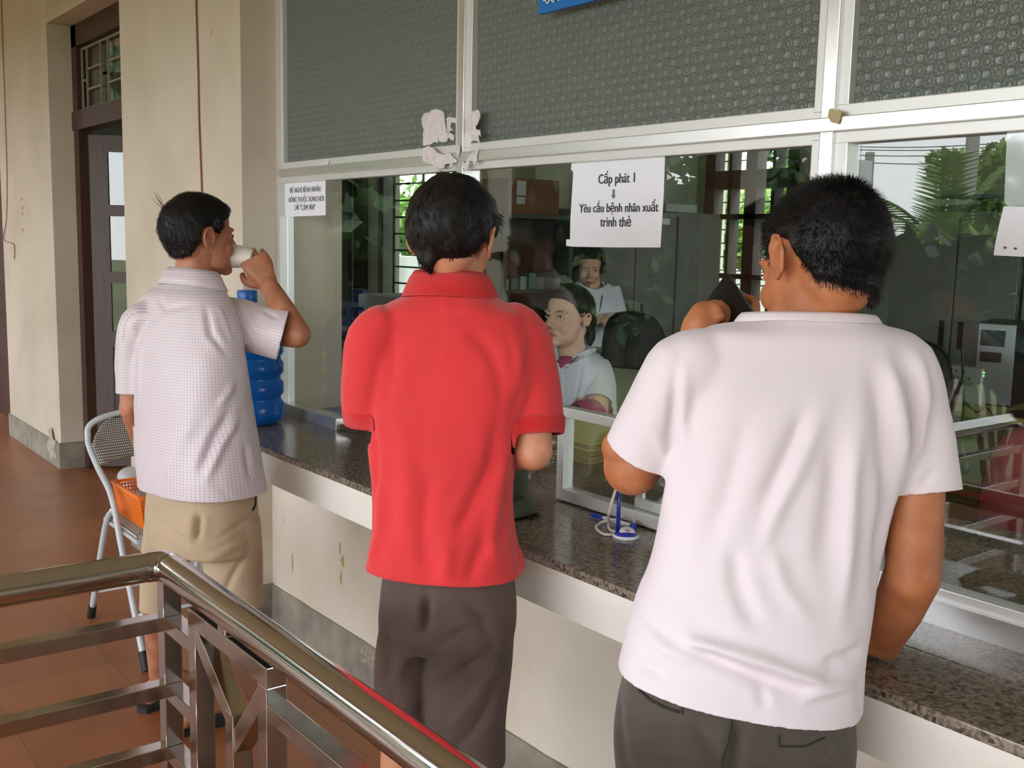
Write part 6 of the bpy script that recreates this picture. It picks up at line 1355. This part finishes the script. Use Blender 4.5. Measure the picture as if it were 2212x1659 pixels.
M_leaf = leafm('bright_foliage', S(128, 160, 70), S(70, 104, 40)); M_leafd = leafm('dark_foliage', S(70, 100, 52), S(36, 58, 30)); M_leafp = leafm('palm_foliage', S(120, 150, 74), S(74, 110, 52))
M_bark = mat('bark', S(112, 96, 80), .9, vary=.3, vscale=12)
def clump(mb, c, r, n, size, rnd, squash=.8):
    c = Vector(c)
    for i in range(n):
        d = Vector((rnd.gauss(0, 1), rnd.gauss(0, 1), rnd.gauss(0, 1))).normalized()*(rnd.random()**.4); p = c+Vector((d.x*r, d.y*r, d.z*r*squash))
        a = Vector((rnd.gauss(0, 1), rnd.gauss(0, 1), rnd.gauss(0, 1))).normalized(); b_ = a.cross(Vector((rnd.gauss(0, 1), rnd.gauss(0, 1), rnd.gauss(0, 1)))).normalized(); s_ = size*(.6+.8*rnd.random())
        mb.quad(p-a*s_, p-b_*s_*.45, p+a*s_, p+b_*s_*.45)
def tree(name, base, h, crown, label, m, seed, n=2500, size=.16, group=None, trunk=.16, spread=None, cat='tree'):
    rnd = random.Random(seed); base = Vector(base); t = thing(name, label, cat, base, group); tk = MB(); fl = MB()
    top = base+Vector((rnd.gauss(0, .2), rnd.gauss(0, .2), h*.62)); tk.tube([base, base.lerp(top, .5)+Vector((rnd.gauss(0, .1), rnd.gauss(0, .1), 0)), top], [trunk, trunk*.75, trunk*.5], n=10)
    k = 9
    for i in range(k):
        a = 2*PI*i/k+rnd.random(); rr = crown*(.25+.75*rnd.random()); q = base+Vector((math.cos(a)*rr, math.sin(a)*rr, h*(.62+.38*rnd.random())))
        tk.tube([base.lerp(top, .6+.4*rnd.random()), top.lerp(q, .5)+Vector((0, 0, .1)), q], [trunk*.35, trunk*.22, trunk*.08], n=6, sub=2); clump(fl, q, crown*.52, n//k, size, rnd)
    obj('trunk', tk, M_bark, t, smooth=True); obj('foliage', fl, m, t, recalc=False); return t
def bush(name, c, r, label, m, seed, n=1800, size=.10, squash=.8, group=None, cat='shrub'):
    rnd = random.Random(seed); c = Vector(c); mb = MB(); 
    for i in range(7): clump(mb, c+Vector((rnd.uniform(-r, r)*.6, rnd.uniform(-r, r)*.6, rnd.uniform(-.3, .3)*r)), r*.6, n//7, size, rnd, squash)
    t = thing(name, label, cat, c-Vector((0, 0, r*squash)), group); obj('foliage', mb, m, t, recalc=False)
    st = MB(); z0 = -.62 if c.y < 0 else -.4
    for i in range(5): st.tube([(c.x+rnd.uniform(-.2, .2)*r, c.y+rnd.uniform(-.2, .2)*r, z0), c+Vector((rnd.uniform(-.5, .5)*r, rnd.uniform(-.5, .5)*r, 0))], [.03, .015], n=6, sub=1)
    obj('stem', st, M_bark, t); return t
GZ = -.62
def gm(px, py, dep, z=None):
    p = mirrored(px, py, dep)
    if z is not None: p.z = z
    return p
# broad crowned tree, palm, banana, poles seen in the right pane
p = gm(2110, 500, 17, GZ); tree('broadleaf_tree', p, 3.9, .66, 'broad leafy tree reflected in the right pane behind the grey pole', M_leaf, 3, 2600, .085, trunk=.07)
p = gm(2215, 500, 17, GZ); tree('broadleaf_tree', p, 3.5, .8, 'leafy tree at the right edge of the photo reflected in the right pane', M_leaf, 4, 2200, .09, trunk=.07)
def palm(name, base, h, L, n, label, seed, wide=.05, cat='palm tree', lean=1.0, group=None):
    rnd = random.Random(seed); base = Vector(base); t = thing(name, label, cat, base, group); top = base+Vector((0, 0, h))
    obj('trunk', MB().tube([base, base.lerp(top, .5), top], [.14, .11, .10], n=10), M_bark, t, smooth=True)
    for i in range(n):
        a = 2*PI*i/n+rnd.random()*.4; el = rnd.uniform(.1, 1.3); d = Vector((math.cos(a), math.sin(a), 0)); fr = MB(); prev = None
        P = [top+d*L*s_*math.cos(el)+ZA*(L*s_*math.sin(el)-L*.55*s_*s_*math.cos(el)*lean) for s_ in [k/9 for k in range(10)]]
        fr.tube(P, [.018]*9+[.004], n=5, sub=1)
        for k in range(1, 10):
            p0 = P[k]; tg = (P[k]-P[k-1]).normalized(); sd = tg.cross(ZA).normalized()
            for s_ in (-1, 1):
                for j in range(3):
                    q = p0-tg*(L/9)*(j/3); tip = q+(sd*s_*.8+tg*.7-ZA*.35).normalized()*L*.30*(1-.6*k/10); fr.quad(q-tg*wide*.4, q+tg*wide*.4, tip, tip-tg*.005)
        obj('frond', fr, M_leafp, t, recalc=False)
    return t
palm('palm_tree', gm(2035, 500, 11, GZ), 2.15, 1.25, 15, 'spiky palm reflected in the right pane beside the shaven head', 5)
rnd = random.Random(8); bt_ = thing('banana_plant', 'banana plant with broad upright leaves reflected in the right pane', 'plant', gm(2125, 500, 12, GZ)); bb0 = Vector(bt_.location)
for i in range(5):
    a = rnd.random()*6.28; d = Vector((math.cos(a), math.sin(a), 0)); mb = MB(); P = [bb0+Vector((0, 0, .9))+d*.18*s_*s_*4*.3+ZA*(1.35*s_) for s_ in [k/8 for k in range(9)]]; sd = d.cross(ZA)
    ws = [0, .10, .20, .26, .28, .27, .22, .13, .01]
    for k in range(8): mb.quad(P[k]-sd*ws[k], P[k]+sd*ws[k], P[k+1]+sd*ws[k+1], P[k+1]-sd*ws[k+1])
    obj('leaf', mb, M_leaf, bt_, smooth=True, recalc=False)
obj('stem', MB().cyl(bb0, bb0+ZA*1.2, .09, .06), M_leafp, bt_)
M_pole = mat('concrete_pole', S(150, 146, 142), .8)
q = gm(2094, 400, 14, GZ); o = obj('utility_pole', MB().cyl(q, q+ZA*7, .10, .075), M_pole, smooth='auto'); tag(o, 'thick grey concrete pole reflected in front of the leafy tree', 'pole')
q2 = gm(1875, 400, 26); b0 = gm(1875, 400, 26, GZ); tz = mirrored(1878, 330, 26).z; o = obj('utility_pole', MB().cyl(b0, Vector((b0.x, b0.y, tz)), .15, .11), M_pole, smooth='auto'); tag(o, 'distant thin utility pole reflected left of the palm', 'pole')
M_wire = mat('black_wire', S(60, 60, 66), .6)
for i, (y0, y1) in enumerate(((330, 338), (318, 312), (306, 300), (300, 292))):
    A = mirrored(1700, y0+12, 28); B_ = mirrored(2400, y1, 20); mid = A.lerp(B_, .5)-ZA*.15
    o = obj('overhead_cable', MB().tube([A, mid, B_], .012, n=5, sub=6), M_wire); tag(o, 'thin overhead cable crossing the reflected sky in the right pane', 'cable', 'overhead cables in the reflected sky')
bushes = [(1900, 640, 10, .9, 'bushy green shrub reflected beside the shaven head', M_leaf), (1960, 690, 7, .75, 'low leafy shrub reflected above the white shirt shoulder', M_leafd), (1850, 640, 13, 1.15, 'dense dark bush reflected behind the palm', M_leafd), (2040, 660, 9, .85, 'yellow green shrub reflected under the palm', M_leaf), (2200, 680, 8, .85, 'dark shrub reflected at the right edge of the photo', M_leafd), (1740, 640, 15, 1.2, 'dense dark bush reflected left of the mullion', M_leafd)]
for i, (px, py, dp, r, lb, m) in enumerate(bushes): bush('garden_shrub', mirrored(px, py, dp), r, lb, m, 20+i, 2200, .11)
q = mirrored(1735, 385, 22); sh_ = thing('white_shed', 'pale panelled shed reflected at the top of the pane beside the mullion', 'shed', Vector((q.x, q.y, GZ)))
obj('shed_wall', MB().box((q.x-1.6, q.y-.8, GZ), (q.x+1.1, q.y+.8, q.z+.35)), mat('white_panels', S(205, 208, 208), .6), sh_)
for k in range(5): obj('panel_seam', MB().box((q.x-1.6+k*.62, q.y+.8, GZ), (q.x-1.56+k*.62, q.y+.83, q.z+.35)), mat('grey_seam_%d' % k, S(120, 122, 125), .6), sh_)
# large trees added on the left of the yard to darken the reflections
rnd = random.Random(77)
for i in range(11):
    a = math.radians(50+i*5.0); R_ = 19+rnd.uniform(-2, 3); px_ = -math.sin(a)*R_-1.5; py_ = -math.cos(a)*R_+3.5
    tree('added_yard_tree', (px_, py_, GZ), 4.3+rnd.uniform(-.3, .5), 2.4, 'tall dark tree added across the yard to darken what the panes mirror', M_leafd, 100+i, 2600, .30, 'dark trees added across the yard', .22)
def hedge(name, p, q, h, w, n, label, m, seed, size=.16):
    rnd = random.Random(seed); p = Vector(p); q = Vector(q); mb = MB(); d = q-p; sd = Vector((-d.y, d.x, 0)).normalized()
    for i in range(n):
        c = p+d*rnd.random()+sd*rnd.uniform(-w, w)+ZA*h*(rnd.random()**.7); a = Vector((rnd.gauss(0, 1), rnd.gauss(0, 1), rnd.gauss(0, 1))).normalized(); b_ = a.cross(Vector((rnd.gauss(0, 1), rnd.gauss(0, 1), rnd.gauss(0, 1)))).normalized(); s_ = size*(.6+.8*rnd.random()); mb.quad(c-a*s_, c-b_*s_*.5, c+a*s_, c+b_*s_*.5)
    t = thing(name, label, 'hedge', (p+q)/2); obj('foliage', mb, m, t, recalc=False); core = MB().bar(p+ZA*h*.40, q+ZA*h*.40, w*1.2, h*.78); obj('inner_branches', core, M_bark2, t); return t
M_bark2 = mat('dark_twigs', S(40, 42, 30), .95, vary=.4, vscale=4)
hedge('hedge', (-26, -5.0, GZ), (-10.6, -10.6, GZ), 4.0, .8, 9000, 'tall dense hedge added across the yard to darken what the left panes mirror', M_leafd, 61)  # added mass of leaves, keeps the left reflections dark
hedge('hedge', (-8.2, -15.5, GZ), (14, -16.5, GZ), 1.7, .7, 9000, 'lower hedge along the far side of the yard mirrored in the right pane', M_leafd, 62)
# veranda columns (behind the viewer, mirrored in the panes)
for i, (a_, b_) in enumerate(((1545, 1622), (1010, 1100))):
    pa_ = mirrored((a_+b_)/2, 450, 1.0); d = pa_-Vector((0, 2*YG, EYE)); k = (-2.85-2*YG)/(pa_.y-2*YG); X = 0+(pa_.x)*k
    struct('trim_%d' % (2+i), MB().box((X-.19, -3.0, 0), (X+.19, -2.7, 2.65)), M_wall)
# behind the office
rnd = random.Random(5)
struct('wall_yard', MB().box((-30, 9.5, -.4), (6, 9.7, 1.25)), plaster('yard_wall_plaster', S(186, 184, 176), S(160, 158, 150), .3))
M_spk = mat('glass_shards', S(190, 196, 190), .3)
for i in range(16):
    x = -22+i*1.75; bush('hedge_plant', (x, 11.5+rnd.uniform(-.3, .3), 1.6+rnd.uniform(-.1, .2)), 1.25, 'bushy green garden plant behind the low wall seen through the back window', M_leaf if i % 3 else M_leafd, 200+i, 1500, .10, group='garden plants behind the low wall')
for i in range(7):
    tree('garden_tree', (-20+i*3.6, 15+rnd.uniform(-1, 1), -.4), 5.6+rnd.uniform(0, 1.5), 2.4, 'garden tree standing behind the office', M_leafd, 300+i, 1800, .24, 'garden trees behind the office', .15)
